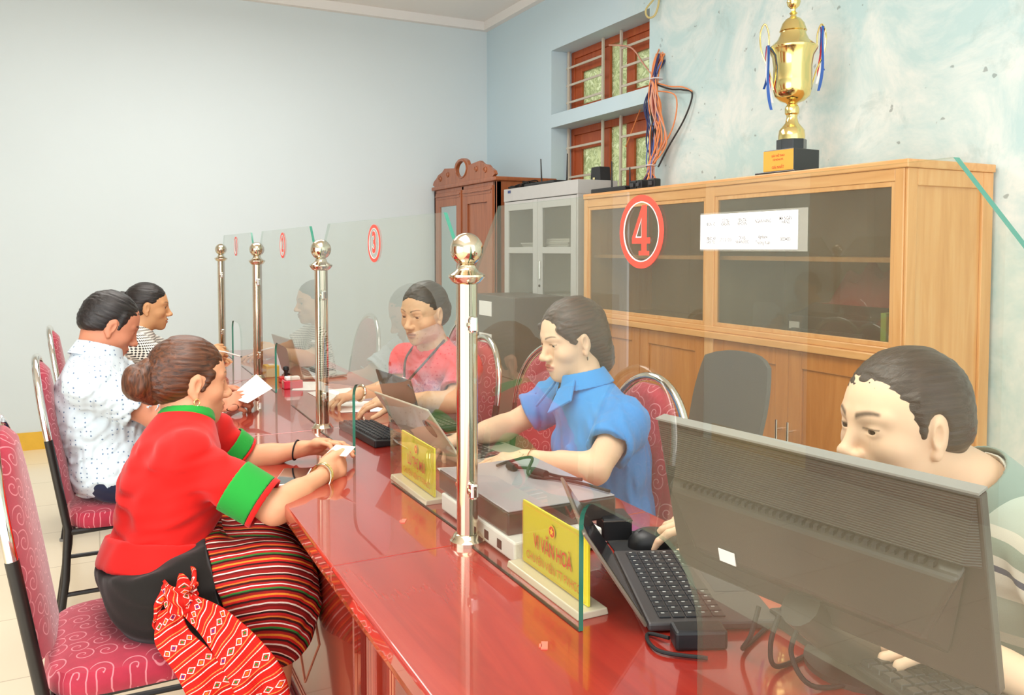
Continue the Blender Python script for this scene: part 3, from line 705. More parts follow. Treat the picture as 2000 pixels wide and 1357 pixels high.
for lab, x, y, rz in CH:
    o = copy_tree(c0); o.location = (x, y, 0); o.rotation_euler = (0, 0, R(rz)); o['label'] = lab
# grey office chair
t = thing('office_chair', 'grey mesh-backed office chair standing behind the woman in blue', 'office chair', (1.71, 2.26, 0), R(172))
vs = []; fs = []
for side in (0, 1):
    for i in range(13):
        for j in range(9):
            u, v = j/8*2-1, i/12; wd = .225*(1-.25*max(0, v-.6)**2*4)*(1-.12*(1-v)); vs.append((-.24-.1*v+.04*abs(u)**2+(.016 if side else 0), u*wd, .52+.48*v-.03*abs(u)**3*v))
for side in (0, 1):
    for i in range(12):
        for j in range(8): a = side*117+i*9+j; fs.append((a, a+1, a+10, a+9))
for i in range(12):
    for j in (0, 8): a = i*9+j; fs.append((a, a+9, a+126, a+117))
for j in range(8):
    for i in (0, 12): a = i*9+j; fs.append((a, a+1, a+118, a+117))
MB().add(vs, fs).build('backrest', plain('grey mesh fabric', '55524f', .8, bump=.4, bs=500), t, smooth=True)
MB().box(-.22, .22, -.22, .22, .44, .5).build('seat', plain('dark seat fabric', '3a3838', .8), t, bevel=.025, seg=4)
MB().tube([(0, 0, .08), (0, 0, .44)], .028, 16).build('gas_column', M['black_metal'], t, smooth=True)
for k in range(5):
    a = k*2*math.pi/5; MB().tube([(0, 0, .1), (.26*math.cos(a), .26*math.sin(a), .07)], [.022, .014], 10).build('base_arm', M['black_plastic'], t, smooth=True)
    MB().tube([(.26*math.cos(a)-.012, .26*math.sin(a), .028), (.26*math.cos(a)+.012, .26*math.sin(a), .028)], .028, 14).build('caster', M['black_plastic'], t, smooth=True)
MB().tube([(-.05, 0, .44), (-.26, 0, .44), (-.262, 0, .6)], .016, 10).build('back_bar', M['black_metal'], t, smooth=True)
# dark document box in front of the steel cabinet
t = thing('dark_cabinet', 'dark grey low cabinet with two white labels in front of the steel cabinet', 'cabinet', (2.34, 4.55, 0))
MB().box(-.17, .17, -.28, .28, 0, 1.08).build('cabinet_body', plain('dark brown grey laminate', '57504a', .4), t, bevel=.006)
for z in (.95, .75): MB().box(-.173, -.1705, .02, .2, z, z+.09).build('label_sticker', M['paper'], t)
for z in (.3, .6): MB().box(-.174, -.17, -.27, .27, z, z+.004).build('drawer_line', M['rubber'], t)
# ================================================================ desk items
Z = DZ
def card_stand(loc, rz, name, label):
    t = thing('name_stand', label, 'name stand', loc, rz, None)
    L, H = .235, .118
    MB().prism([(-.030, 0), (.030, 0), (.027, .012), (-.027, .012)], lambda a, b, c: (a, c, b), -L/2-.012, L/2+.012).build('stand_base', M['acrylic_base'], t, bevel=.002)
    MB().box(-.0045, -.002, -L/2, L/2, .012, .012+H).box(.002, .0045, -L/2, L/2, .012, .012+H).build('acrylic_sheets', M['acrylic_clear'], t)
    MB().box(-.0018, .0018, -L/2+.002, L/2-.002, .013, .011+H).build('name_card', M['card_yellow'], t)
    x = -.0052
    def txt(s, size, z, mat, sx, bold, nm):
        for fc in (-1, 1):
            vs, fs = text_mb(s, size, sx, bold); MB().add([(fc*.0052, fc*a, z+b) for a, b in vs], fs).build(nm, mat, t)
    txt(name, .036, .066, M['red_paint'], .66, .0004, 'name_lettering')
    txt('CHUYÊN VIÊN TT PVHCC', .0215, .033, plain('faded orange letter', 'd9782a', .6), .78, .0001, 'title_lettering')
    for fc in (-1, 1):
        em = MB(); c = .103; X = fc*.0052
        def disc(r, xx, mi):
            em.add([(xx, r*math.cos(a*math.pi/12), c+r*math.sin(a*math.pi/12)) for a in range(24)], [tuple(range(24))], mi)
        disc(.0115, X, 0); disc(.0095, X+fc*.0003, 1)
        st = [((.008 if k % 2 == 0 else .0034)*math.cos(math.pi/2+k*math.pi/5), c+(.008 if k % 2 == 0 else .0034)*math.sin(math.pi/2+k*math.pi/5)) for k in range(10)]
        em.add([(X+fc*.0006, a, b) for a, b in st]+[(X+fc*.0006, 0, c)], [(k, (k+1) % 10, 10) for k in range(10)], 0)
        em.build('emblem', [M['card_gold'], M['red_paint']], t)
    bd = MB(); 
    for (a, b, c_, d_) in ((-L/2+.006, L/2-.006, .018, .0187), (-L/2+.006, L/2-.006, .1245, .1252), (-L/2+.006, -L/2+.0067, .018, .125), (L/2-.0067, L/2-.006, .018, .125)): bd.box(-.0053, -.005, a, b, c_, d_)
    bd.build('card_border', plain('orange border', 'e8a93a', .6), t)
    return t
M['card_gold'] = plain('emblem gold', 'f6c52e', .5)
card_stand((.716, 1.252, Z), R(0), 'VI VĂN HOÀ', 'yellow name stand nearest the camera, beside the arch of the pane marked 4')
card_stand((.712, 1.93, Z), R(0), 'LỮ THỊ MÙI', 'yellow name stand left of the largest steel post')
def laptop(name, A, B, top_off, depth, ucol, lid, label, keymat=None, group=None, thick=.014):
    """A far hinge end, B near hinge end (at desk height), top_off vector hinge->lid top, user side normal"""
    A = Vector(A); B = Vector(B); ex = (B-A); L = ex.length; ex.normalize(); n = Vector((0, 0, 1)).cross(ex)
    if n.x < 0: n = -n
    t = thing(name, label, 'laptop', ((A+B)/2).to_tuple(), 0, group)
    hw = L/2
    Mx = Matrix(((ex.x, n.x, 0, 0), (ex.y, n.y, 0, 0), (0, 0, 1, 0), (0, 0, 0, 1)))
    mb = MB(); mb.M = Mx; mb.box(-hw, hw, 0, depth, .003, .003+thick); mb.build('laptop_base', ucol, t, bevel=.004)
    lo, lh = top_off; mb = MB(); mb.M = Mx; l = math.hypot(lo, lh); ux, uz = -lo/l, lh/l; nx, nz = uz, -ux
    def q(x, s, h): return (x, 0+ux*s+nx*h, .012+uz*s+nz*h)
    mb.hexa([q(-hw, 0, 0), q(hw, 0, 0), q(hw, 0, -.006), q(-hw, 0, -.006)], [q(-hw, l, 0), q(hw, l, 0), q(hw, l, -.006), q(-hw, l, -.006)])
    ld = mb.build('lid', lid, t, bevel=.003)
    mb = MB(); mb.M = Mx; s0, s1 = .012, l-.010
    mb.add([q(-hw+.01, s0, .0006), q(hw-.01, s0, .0006), q(hw-.01, s1, .0006), q(-hw+.01, s1, .0006)], [(0, 1, 2, 3)]).build('screen', plain('dark screen', '15181c', .15, coat=.6), ld)
    mb = MB(); mb.M = Mx; rows, cols_ = 5, 14; kw = (L-.03)/cols_; kd = (depth*.52)/rows
    for r in range(rows):
        for c in range(cols_):
            x0 = -hw+.015+c*kw; y0 = .02+r*kd
            if r == 4 and 4 <= c <= 8:
                if c == 4: mb.box(x0+.001, x0+5*kw-.001, y0+.001, y0+kd-.001, .003+thick, .006+thick)
                continue
            mb.box(x0+.001, x0+kw-.0015, y0+.001, y0+kd-.0015, .003+thick, .0055+thick)
    mb.build('keys', keymat or M['key'], t, bevel=.001)
    mb = MB(); mb.M = Mx
    rr2 = random.Random(5)
    for r in range(rows):
        for c in range(cols_):
            x0 = -hw+.015+c*kw; y0 = .02+r*kd
            if r == 4 and 4 <= c <= 8: continue
            zz = .0056+thick; mb.box(x0+.004, x0+.0075, y0+kd*.3, y0+kd*.55, zz, zz+.0003)
    mb.build('key_legends', plain('grey key legend', 'a9a9a6', .5), t)
    mb = MB(); mb.M = Mx; mb.box(-.045, .045, depth*.66, depth-.015, .003+thick, .0036+thick); mb.build('touchpad', M['dark_grey'], t)
    return t, Mx
DG = plain('dark slate laptop', '4a4646', .4, .3, vary=.05)
LIDG = plain('brushed bronze grey lid', '857b6c', .35, .5, vary=.04)
laptop('laptop', (.889, 1.324, Z), (.762, 1.036, Z), (.10, .152), .21, DG, LIDG, 'open dark grey laptop with its lid back to us, before the striped-polo man')
t, Mx = laptop('laptop', (.86, 2.40, Z), (.90, 2.06, Z), (.115, .165), .22, M['silver'], plain('cream silver lid', 'cfc6b2', .3, .25), 'open pale laptop with an oval logo on its lid, before the woman in blue')
mb = MB(); mb.M = Mx; l = math.hypot(.115, .165); ux, uz = -.115/l, .165/l; nx, nz = uz, -ux
vs = [(.10+.026*math.cos(a*math.pi/12), ux*(.12+.032*math.sin(a*math.pi/12))+nx*-.0068, .012+uz*(.12+.032*math.sin(a*math.pi/12))+nz*-.0068) for a in range(24)]
mb.add(vs, [tuple(range(24))]); mb.build('oval_logo', plain('dark mirror logo', '6a4a38', .12, .6), t)
laptop('laptop', (.93, 2.80, Z), (.95, 2.50, Z), (.05, .17), .21, M['black_plastic'], M['black_plastic'], 'open black laptop before the woman with the red and lilac top')
laptop('laptop', (.82, 4.12, Z), (.85, 3.80, Z), (.05, .18), .21, M['silver'], M['silver'], 'open silver laptop behind the arch of the pane marked 2 on the far desk')
def keyboard(loc, rz, label, L=.42, D=.15):
    t = thing('keyboard', label, 'keyboard', loc, rz)
    MB().prism([(-D/2, 0), (D/2, 0), (D/2, .012), (-D/2, .024)], lambda a, b, c: (a, c, b), -L/2, L/2).build('keyboard_body', M['black_plastic'], t, bevel=.004)
    mb = MB(); nr, nc = 6, 20; kd = (D-.02)/nr; kw = (L-.02)/nc
    for r in range(nr):
        for c in range(nc):
            x0 = -D/2+.01+r*kd; y0 = -L/2+.01+c*kw; zz = .024-.012*(x0+D/2)/D
            mb.hexa([(x0+.001, y0+.001, zz-.002), (x0+kd-.001, y0+.001, zz-.002), (x0+kd-.001, y0+kw-.001, zz-.002), (x0+.001, y0+kw-.001, zz-.002)],
                    [(x0+.003, y0+.003, zz+.006), (x0+kd-.003, y0+.003, zz+.005), (x0+kd-.003, y0+kw-.003, zz+.005), (x0+.003, y0+kw-.003, zz+.006)])
    mb.build('keys', M['key'], t, bevel=.001); return t
keyboard((.80, 2.565, Z), R(4), 'chunky black keyboard just behind the arch of the pane marked 3', .33, .13)
keyboard((1.005, .765, Z), R(-8), 'black keyboard lying under the black monitor')
# ---- monitor seen from behind
def monitor():
    A = Vector((.793, 1.06, 1.09)); B = Vector((.862, .569, 1.09)); ex = (B-A).normalized(); n = Vector((-ex.y, ex.x, 0))
    if n.x < 0: n = -n
    tilt = R(13); down = (n*math.sin(tilt)-UP*math.cos(tilt)); back = -(n*math.cos(tilt)+UP*math.sin(tilt))  # back faces the glass
    Wd = (B-A).length; Hh = .25; c = (A+B)/2
    base = Vector((c.x+.1*n.x+.02, c.y, Z)); t = thing('monitor', 'large black monitor seen from behind through the pane marked 4', 'monitor', base)
    def q(u, v, w_): return (A+ex*u+down*v+back*w_)-base
    mt = plain('smoked black monitor plastic', '34302c', .35); fine = NT('ribbed monitor back')
    v = fine.co(); s = fine.sep(v); fine.col('37332f'); wv = fine.math('SINE', fine.math('MULTIPLY', s[2], 1900)); fine.bump(wv, .5, .001); fine.set(.4)
    mb = MB(); mb.hexa([q(0, 0, -.018), q(Wd, 0, -.018), q(Wd, Hh, -.018), q(0, Hh, -.018)], [q(0, 0, 0), q(Wd, 0, 0), q(Wd, Hh, 0), q(0, Hh, 0)])
    mb.build('screen_housing', mt, t, bevel=.003)
    mb = MB(); mb.hexa([q(.004, .004, 0), q(Wd-.004, .004, 0), q(Wd-.004, .09, 0), q(.004, .09, 0)], [q(.004, .004, .003), q(Wd-.004, .004, .003), q(Wd-.02, .085, .014), q(.02, .085, .014)])
    mb.build('ribbed_back', fine.m, t, bevel=.002)
    mb = MB(); mb.hexa([q(.02, .085, 0), q(Wd-.02, .085, 0), q(Wd-.05, Hh-.03, 0), q(.05, Hh-.03, 0)], [q(.02, .1, .02), q(Wd-.02, .1, .02), q(Wd-.07, Hh-.06, .028), q(.07, Hh-.06, .028)])
    mb.build('rear_bulge', mt, t, bevel=.006, seg=3)
    mb = MB()
    for k in range(34): u = .05+k*.0118; mb.hexa([q(u, .088, .0), q(u+.006, .088, 0), q(u+.006, .094, 0), q(u, .094, 0)], [q(u, .088, .0188), q(u+.006, .088, .0188), q(u+.006, .094, .0204), q(u, .094, .0204)])
    mb.build('vent_slots', M['rubber'], t)
    mb = MB(); mb.hexa([q(0, -.001, -.018), q(Wd, -.001, -.018), q(Wd, -.001, 0.002), q(0, -.001, 0.002)], [q(0, -.004, -.018), q(Wd, -.004, -.018), q(Wd, -.004, .002), q(0, -.004, .002)])
    mb.build('top_edge', M['grey_plastic'], t)
    mb = MB(); mb.add([q(.012, .012, -.0186), q(Wd-.012, .012, -.0186), q(Wd-.012, Hh-.015, -.0186), q(.012, Hh-.015, -.0186)], [(0, 1, 2, 3)]).build('screen', plain('monitor screen', '4b5560', .2), t)
    for u, v_ in ((.12, .19),):
        mb = MB(); mb.hexa([q(u, v_-.02, .029), q(u+.03, v_-.02, .029), q(u+.03, v_, .029), q(u, v_, .029)], [q(u, v_-.02, .0302), q(u+.03, v_-.02, .0302), q(u+.03, v_, .0302), q(u, v_, .0302)]); mb.build('label_sticker', M['paper'], t)
    ctr = q(Wd/2, .2, .0); foot = Vector((.05, 0, 0))
    mb = MB(); a = q(Wd/2, .22, .02); b_ = (foot.x-.02, foot.y, .02)
    mb.tube([a, Vector(a)*.5+Vector(b_)*.5+Vector((-.01, 0, 0)), b_], [.03, .028, .03], 14).build('neck', mt, t, smooth=True)
    mb = MB(); mb.M = Matrix.Translation((foot.x-.02, 0, 0)); mb.lathe([(.08, 0), (.08, .008), (.035, .018)], 32).build('foot', mt, t, smooth=True)
    for k in range(3):
        u = Wd*(.35+.07*k); a = Vector(q(u, .25, .02))
        MB().tube(catmull([a, a+Vector((-.015, 0, -.04)), a+Vector((.0, .03-.03*k, -.075)), Vector((.02, .16-.1*k, .006))], 8), .0035, 8).build('cable', M['rubber'], t, smooth=True)
monitor()
# ---- stacked black box and grey box at the post
t = thing('device_box', 'white office machine with small ports under the black box, beside the largest steel post', 'device', (.77, 1.565, Z))
MB().box(-.068, .13, -.185, .185, .004, .043).build('casing', M['white_plastic'], t, bevel=.004)
MB().box(-.0685, -.0678, -.13, -.11, .012, .03).box(-.0685, -.0678, -.07, -.05, .012, .03).box(-.0685, -.0678, .02, .04, .012, .03).build('ports', M['rubber'], t)
for x in (-.05, .11):
    for y in (-.17, .17): MB().lathe([(.008, 0), (.008, .004)], 10, (x, y, 0)).build('foot', M['rubber'], t)
t = thing('device_box', 'flat black box with a pale grey lid stacked on the white office machine', 'device', (.79, 1.60, Z+.043))
MB().box(-.082, .17, -.18, .18, 0, .045).build('casing', plain('dark brown plastic', '3a3330', .3, coat=.4), t, bevel=.004)
MB().box(-.080, .168, -.178, .178, .045, .048).build('lid', plain('pale grey lid', 'a3a0a4', .25, coat=.3), t, bevel=.002)
mb = MB(); zt = Z+.043+.048+.006
mb.tube(catmull([W(1062, 884, 1.98), W(1060, 925, 1.98), W(1095, 945, 1.95), (.9, 1.66, zt), (.86, 1.60, zt), (.9, 1.52, zt), (.945, 1.45, zt)], 8), .0035, 8)
mb = MB(); mb.tube(catmull([(.83, 1.72, zt), (.87, 1.74, zt), (.9, 1.68, zt+.02), (.86, 1.62, zt), (.9, 1.56, zt), (.93, 1.5, zt), (.95, 1.43, zt)], 8), .0035, 8); mb.tube(catmull([(.85, 1.69, zt), (.89, 1.66, zt), (.91, 1.58, zt), (.945, 1.53, zt)], 8), .0035, 8)
mb.tube([(.875, 1.625, zt+.004), (.885, 1.585, zt+.004)], .010, 12); mb.tube([(.85, 1.70, zt+.003), (.855, 1.675, zt+.003)], .009, 10)
o = mb.build('power_cable', M['rubber'], smooth=True); tag(o, 'black power cable with plug lying tangled on the grey lidded box', 'cable')
t = thing('black_adapter', 'small black adapter block with silver rim behind the dark laptop lid', 'adapter', (.958, 1.425, Z), R(-20))
MB().box(-.03, .03, -.035, .035, .0, .05).build('block', M['black_plastic'], t, bevel=.003)
MB().box(-.0305, .0305, -.0355, .0355, .044, .047).box(-.0305, .0305, -.0355, .0355, .003, .006).build('silver_rim', M['chrome'], t)
o = MB().box(-.10, .10, -.13, .13, 0, .003).build('mouse_pad', plain('black cloth pad', '242426', .8), bevel=.001); o.location = (1.0, 1.30, Z); o.rotation_euler = (0, 0, R(-18)); tag(o, 'black mouse pad on the red desk under the hand of the man in the polo', 'mouse pad')
def mouse(loc, rz, label):
    t = thing('computer_mouse', label, 'mouse', loc, rz); vs = []; fs = []; n, m = 20, 10
    for i in range(m+1):
        v = i/m*math.pi/2
        for k in range(n):
            a = 2*math.pi*k/n; r = math.cos(v)
            vs.append((.055*r*math.cos(a), (.031-.004*math.cos(a))*r*math.sin(a), .036*math.sin(v)**.8*(1-.15*math.cos(a)*r)))
    for i in range(m):
        for k in range(n): fs.append((i*n+k, i*n+(k+1) % n, (i+1)*n+(k+1) % n, (i+1)*n+k))
    fs.append(tuple(range(n-1, -1, -1)))
    MB().add(vs, fs).build('mouse_body', M['black_plastic'], t, smooth=True)
    MB().tube([(-.03, -.004, .027), (-.03, .004, .027)], .008, 12).build('scroll_wheel', M['dark_grey'], t, smooth=True); return t
MOUSE = mouse((1.0, 1.345, Z+.003), R(-8), 'black computer mouse held by the man in the striped polo')
t = thing('power_brick', 'black power brick half hidden behind the edge of the pane marked 4', 'adapter', (.808, .972, Z), R(-24))
MB().box(-.04, .04, -.02, .02, 0, .03).build('brick', M['black_plastic'], t, bevel=.005)
MB().tube(catmull([(-.045, 0, .012), (-.07, .03, .005), (-.075, .0, .005), (-.06, -.03, .005), (0, -.05, .005)], 8), .003, 8).build('lead', M['rubber'], t, smooth=True)
# ---- paper, phone, stickers
def flat(name, pts, th, mat, label, cat, group=None):
    """pts 4 corners (top face), thickness down along normal"""
    P = [Vector(p) for p in pts]; n = (P[1]-P[0]).cross(P[3]-P[0]).normalized()
    c = sum(P, Vector())/4; t = MB().hexa([p-c for p in P], [p-c+n*th for p in P]).build(name, mat); t.location = c; tag(t, label, cat, group); return t
flat('paper_sheet', [(.742, 3.55, Z+.001), (.83, 3.50, Z+.001), (.92, 3.72, Z+.001), (.82, 3.76, Z+.001)], .0006, M['paper'], 'loose white paper on the desk left of the silver laptop behind pane 2', 'paper', 'loose papers behind pane 2')
flat('paper_sheet', [(.80, 3.22, Z+.001), (1.0, 3.25, Z+.001), (.98, 3.5, Z+.001), (.79, 3.47, Z+.001)], .0006, M['paper'], 'loose white paper beside the wristwatch of the woman in red and lilac', 'paper', 'loose papers behind pane 2')
flat('paper_sheet', [(.80, 2.98, Z+.001), (.98, 2.92, Z+.001), (1.02, 3.14, Z+.001), (.84, 3.19, Z+.001)], .0006, M['paper'], 'white paper under the hand of the woman in the red and lilac top', 'paper', 'loose papers behind pane 2')
flat('paper_sheet', [(.79, 1.86, Z+.001), (.98, 1.82, Z+.001), (1.02, 2.05, Z+.001), (.83, 2.1, Z+.001)], .0006, M['paper'], 'white paper under the hands of the woman in blue', 'paper')
t = thing('smartphone', 'dark smartphone with pale rim lying under the wrist of the woman in red', 'smartphone', (.455, 2.175, Z), R(-22))
MB().box(-.038, .038, -.078, .078, 0, .008).build('phone_body', M['white_plastic'], t, bevel=.004, seg=3)
MB().box(-.035, .035, -.075, .075, .0078, .0086).build('phone_screen', plain('phone screen', '1a1a1e', .08, coat=1), t)
for k, (x, y, rz) in enumerate(((.60, 1.72, 60), (.598, 1.075, 60))):
    o = MB().box(-.012, .012, -.005, .005, 0, .0015).box(-.006, .004, .004, .008, 0, .0015).build('paper_tag', plain('coral tag %d' % k, 'e8705c', .5)); o.location = (x, y, Z); o.rotation_euler = (0, 0, R(rz))
    tag(o, ['small coral tag stuck on the desk, the one farther from the camera', 'small coral tag stuck on the desk, nearest the camera'][k], 'tag')
# red stamps and yellow box at the far counter
t = thing('stamp_pad', 'red ink pad box behind the arch of the pane marked 2', 'ink pad', (.76, 3.62, Z))
MB().box(-.04, .04, -.03, .03, 0, .035).build('box', plain('glossy red plastic', 'd81e3e', .2, coat=.5), t, bevel=.004); MB().box(-.03, .03, -.022, .022, .035, .05).build('lid', M['paper'], t, bevel=.004)
t = thing('rubber_stamp', 'red rubber stamp beside the red ink pad', 'stamp', (.77, 3.80, Z))
MB().box(-.03, .03, -.025, .025, 0, .025).build('stamp_block', plain('red stamp plastic', 'd02a2a', .3), t, bevel=.004); MB().lathe([(.008, .025), (.008, .045), (.014, .055), (.012, .068), (.002, .072)], 16).build('stamp_handle', M['black_plastic'], t, smooth=True)
t = thing('tissue_box', 'small yellow box on the desk between panes 2 and 1', 'box', (.74, 3.99, Z))
MB().box(-.03, .03, -.04, .04, 0, .055).build('carton', plain('yellow carton', 'e6bf4e', .6), t, bevel=.003); MB().box(-.012, .012, -.02, .02, .055, .058).build('flap', M['paper'], t)
# printed notice on pane 4
t = thing('notice_sheet', 'laminated white printed table stuck on the pane marked 4, right of the number', 'notice', (XG-.0053, .7265, 1.381))
MB().box(-.0005, 0, -.092, .079, -.023, .023).build('laminate', M['acrylic'], t)
MB().box(-.0011, -.0006, -.079, .0785, -.021, .021).build('printed_sheet', plain('bright white sheet', 'fdfcfa', .6), t)
g = MB(); x = -.0013
for y in (.072, .046, .019, -.010, -.046): g.box(x, -.0011, y-.0002, y+.0002, -.021, .021)
g.box(x, -.0011, -.078, .078, .0, .0004); g.build('table_lines', plain('pale grid line', 'd9d6d2', .7), t)
cells = [(.059, .009, 'ĐƠN VỊ'), (.033, .0125, 'SỐ TÀI'), (.033, .0085, 'KHOẢN'), (.005, .0125, 'TÊN TÀI'), (.005, .0085, 'KHOẢN'), (-.028, .0105, 'NGÂN HÀNG'), (-.062, .0125, 'MÃ NGÂN'), (-.062, .0085, 'HÀNG'),
         (.059, -.008, 'UBND XÃ'), (.059, -.0125, 'VÂN TỪ'), (.033, -.010, '3713.0.1053'), (.005, -.008, 'TK KB'), (.005, -.0125, 'NHÀ NƯỚC'), (-.028, -.007, 'Agribank'), (-.028, -.0135, 'Thường Xuân'), (-.062, -.010, '38204001')]
g = MB()
for y, z, s in cells:
    vs, fs = text_mb(s, .0056, .72, .00005); g.add([(x, y-a, z+b) for a, b in vs], fs)
g.build('printed_text', M['ink'], t)
# ================================================================ smooth-union body modelling
F32 = np.float32
def nv(v): return np.array(v, dtype=F32)
def smin(a, b, k):
    if k <= 0: return np.minimum(a, b)
    h = np.maximum(k-np.abs(a-b), 0)/k; return np.minimum(a, b)-h*h*k*.25
def smax(a, b, k): return -smin(-a, -b, k)
def d_ell(P, c, r, A=None):
    x, y, z = P[0]-c[0], P[1]-c[1], P[2]-c[2]
    if A is not None: x, y, z = (x*A[0, i]+y*A[1, i]+z*A[2, i] for i in range(3))
    k0 = np.sqrt((x/r[0])**2+(y/r[1])**2+(z/r[2])**2); k1 = np.sqrt((x/r[0]**2)**2+(y/r[1]**2)**2+(z/r[2]**2)**2)+1e-9
    return k0*(k0-1)/k1
def d_cap(P, a, b, ra, rb):
    ba = b-a; L = float(ba@ba)+1e-12; x, y, z = P[0]-a[0], P[1]-a[1], P[2]-a[2]
    t = np.clip((x*ba[0]+y*ba[1]+z*ba[2])/L, 0, 1)
    return np.sqrt((x-t*ba[0])**2+(y-t*ba[1])**2+(z-t*ba[2])**2)-(ra+(rb-ra)*t)
class SDF:
    def __init__(s): s.p = []; s.fr = None
    def _c(s, c):
        c = nv(c)
        if s.fr is None: return c
        H, A, sc = s.fr; return H+A@(c*sc)
    def ell(s, c, r, k=.01, op=1, A=None):
        c = s._c(c); r = nv(r)
        if s.fr is not None:
            r = r*s.fr[2]; A = s.fr[1] if A is None else s.fr[1]@nv(A)
        elif A is not None: A = nv(A)
        m = float(max(r)); s.p.append((lambda P: d_ell(P, c, r, A), c-m, c+m, k, op)); return s
    def cap(s, a, b, ra, rb=None, k=.01, op=1):
        a, b = s._c(a), s._c(b); rb = ra if rb is None else rb
        if s.fr is not None: ra *= s.fr[2]; rb *= s.fr[2]
        m = max(ra, rb); s.p.append((lambda P: d_cap(P, a, b, ra, rb), np.minimum(a, b)-m, np.maximum(a, b)+m, k, op)); return s
    def cut(s, c, n, k=.004):
        """keep the side opposite to n"""
        c = nv(c); n = nv(n)/np.linalg.norm(n); s.p.append((lambda P: (P[0]-c[0])*n[0]+(P[1]-c[1])*n[1]+(P[2]-c[2])*n[2], None, None, k, 0)); return s
    def bounds(s):
        L = [p for p in s.p if p[4] == 1]; return np.min([p[1]-p[3]*.3 for p in L], 0), np.max([p[2]+p[3]*.3 for p in L], 0)
    def eval(s, g):
        f = np.full((len(g[0]), len(g[1]), len(g[2])), .3, F32)
        for fn, lo, hi, k, op in s.p:
            if lo is None: sl = (slice(None),)*3
            else:
                m = k+.03; sl = tuple(slice(int(np.searchsorted(g[i], lo[i]-m)), int(np.searchsorted(g[i], hi[i]+m))) for i in range(3))
            P = (g[0][sl[0], None, None], g[1][None, sl[1], None], g[2][None, None, sl[2]])
            if 0 in (P[0].size, P[1].size, P[2].size): continue
            d = fn(P); f[sl] = smin(f[sl], d, k) if op == 1 else (smax(f[sl], -d, k) if op == -1 else smax(f[sl], np.broadcast_to(d, f[sl].shape), k))
        return f
def grid(lo, hi, res): return [np.arange(lo[i], hi[i]+res, res, dtype=F32) for i in range(3)]
def nets(f, g):
    s = f < 0; nx, ny, nz = f.shape
    c = s[:-1, :-1, :-1].astype(np.int8)
    for d in ((1,0,0),(0,1,0),(0,0,1),(1,1,0),(1,0,1),(0,1,1),(1,1,1)): c = c+s[d[0]:nx-1+d[0], d[1]:ny-1+d[1], d[2]:nz-1+d[2]]
    act = np.argwhere((c > 0) & (c < 8)); n = len(act)
    if n == 0: return np.zeros((0, 3), F32), np.zeros((0, 4), int)
    idx = np.full((nx-1, ny-1, nz-1), -1, np.int64); idx[act[:, 0], act[:, 1], act[:, 2]] = np.arange(n)
    acc = np.zeros((n, 3)); cnt = np.zeros(n)
    co = [(i, j, k) for i in (0, 1) for j in (0, 1) for k in (0, 1)]
    for a in co:
        for ax in range(3):
            if a[ax]: continue
            b = list(a); b[ax] = 1
            ia = act+np.array(a); ib = act+np.array(b)
            fa = f[ia[:, 0], ia[:, 1], ia[:, 2]]; fb = f[ib[:, 0], ib[:, 1], ib[:, 2]]
            m = (fa < 0) != (fb < 0); t = np.where(m, fa/np.where(fa-fb == 0, 1, fa-fb), 0)
            p = np.stack([np.where(ax == q, t, a[q]) for q in range(3)], 1)
            acc += p*m[:, None]; cnt += m
    loc = acc/cnt[:, None]+act
    V = np.stack([g[q][0]+loc[:, q]*(g[q][1]-g[q][0]) for q in range(3)], 1)
    F = []
    for ax in range(3):
        u, v = (ax+1) % 3, (ax+2) % 3
        sa = [slice(None)]*3; sb = [slice(None)]*3; sa[ax] = slice(0, -1); sb[ax] = slice(1, None)
        ch = np.argwhere(s[tuple(sa)] != s[tuple(sb)]); 
        ok = (ch[:, u] > 0) & (ch[:, v] > 0) & (ch[:, u] < f.shape[u]-1) & (ch[:, v] < f.shape[v]-1); ch = ch[ok]
        q = []
        for du, dv in ((1, 1), (0, 1), (0, 0), (1, 0)):
            e = ch.copy(); e[:, u] -= du; e[:, v] -= dv; q.append(idx[e[:, 0], e[:, 1], e[:, 2]])
        q = np.stack(q, 1); ins = s[ch[:, 0], ch[:, 1], ch[:, 2]]; q[~ins] = q[~ins][:, ::-1]; F.append(q)
    F = np.concatenate(F); return V, F[(F >= 0).all(1)]
def relax(V, F, n=1, w=.5):
    for _ in range(n):
        acc = np.zeros_like(V); cnt = np.zeros(len(V))
        for a, b in ((0, 1), (1, 2), (2, 3), (3, 0)):
            np.add.at(acc, F[:, a], V[F[:, b]]); np.add.at(acc, F[:, b], V[F[:, a]]); np.add.at(cnt, F[:, a], 1); np.add.at(cnt, F[:, b], 1)
        V = V*(1-w)+w*acc/np.maximum(cnt, 1)[:, None]
    return V
def to_obj(name, V, F, mat, root, attrs=None, origin=None, M4=None):
    used = np.unique(F); mp = np.full(len(V), -1); mp[used] = np.arange(len(used)); V = V[used]; F = mp[F]
    me = bpy.data.meshes.new(name); W_ = V-(np.array(origin) if origin is not None else 0)
    me.vertices.add(len(V)); me.vertices.foreach_set('co', W_.astype(F32).ravel())
    me.loops.add(F.size); me.loops.foreach_set('vertex_index', F.ravel().astype(np.int32))
    me.polygons.add(len(F)); me.polygons.foreach_set('loop_start', np.arange(0, F.size, 4, dtype=np.int32)); me.polygons.foreach_set('loop_total', np.full(len(F), 4, np.int32))
    me.update(); me.validate(); me.polygons.foreach_set('use_smooth', [True]*len(me.polygons)); me.materials.append(mat)
    if attrs:
        for k, fn in attrs.items():
            a = me.attributes.new(k, 'FLOAT', 'POINT'); a.data.foreach_set('value', fn(V).astype(F32))
    o = bpy.data.objects.new(name, me); COL.objects.link(o)
    if root: o.parent = root
    if M4 is not None: o.matrix_local = M4
    return o
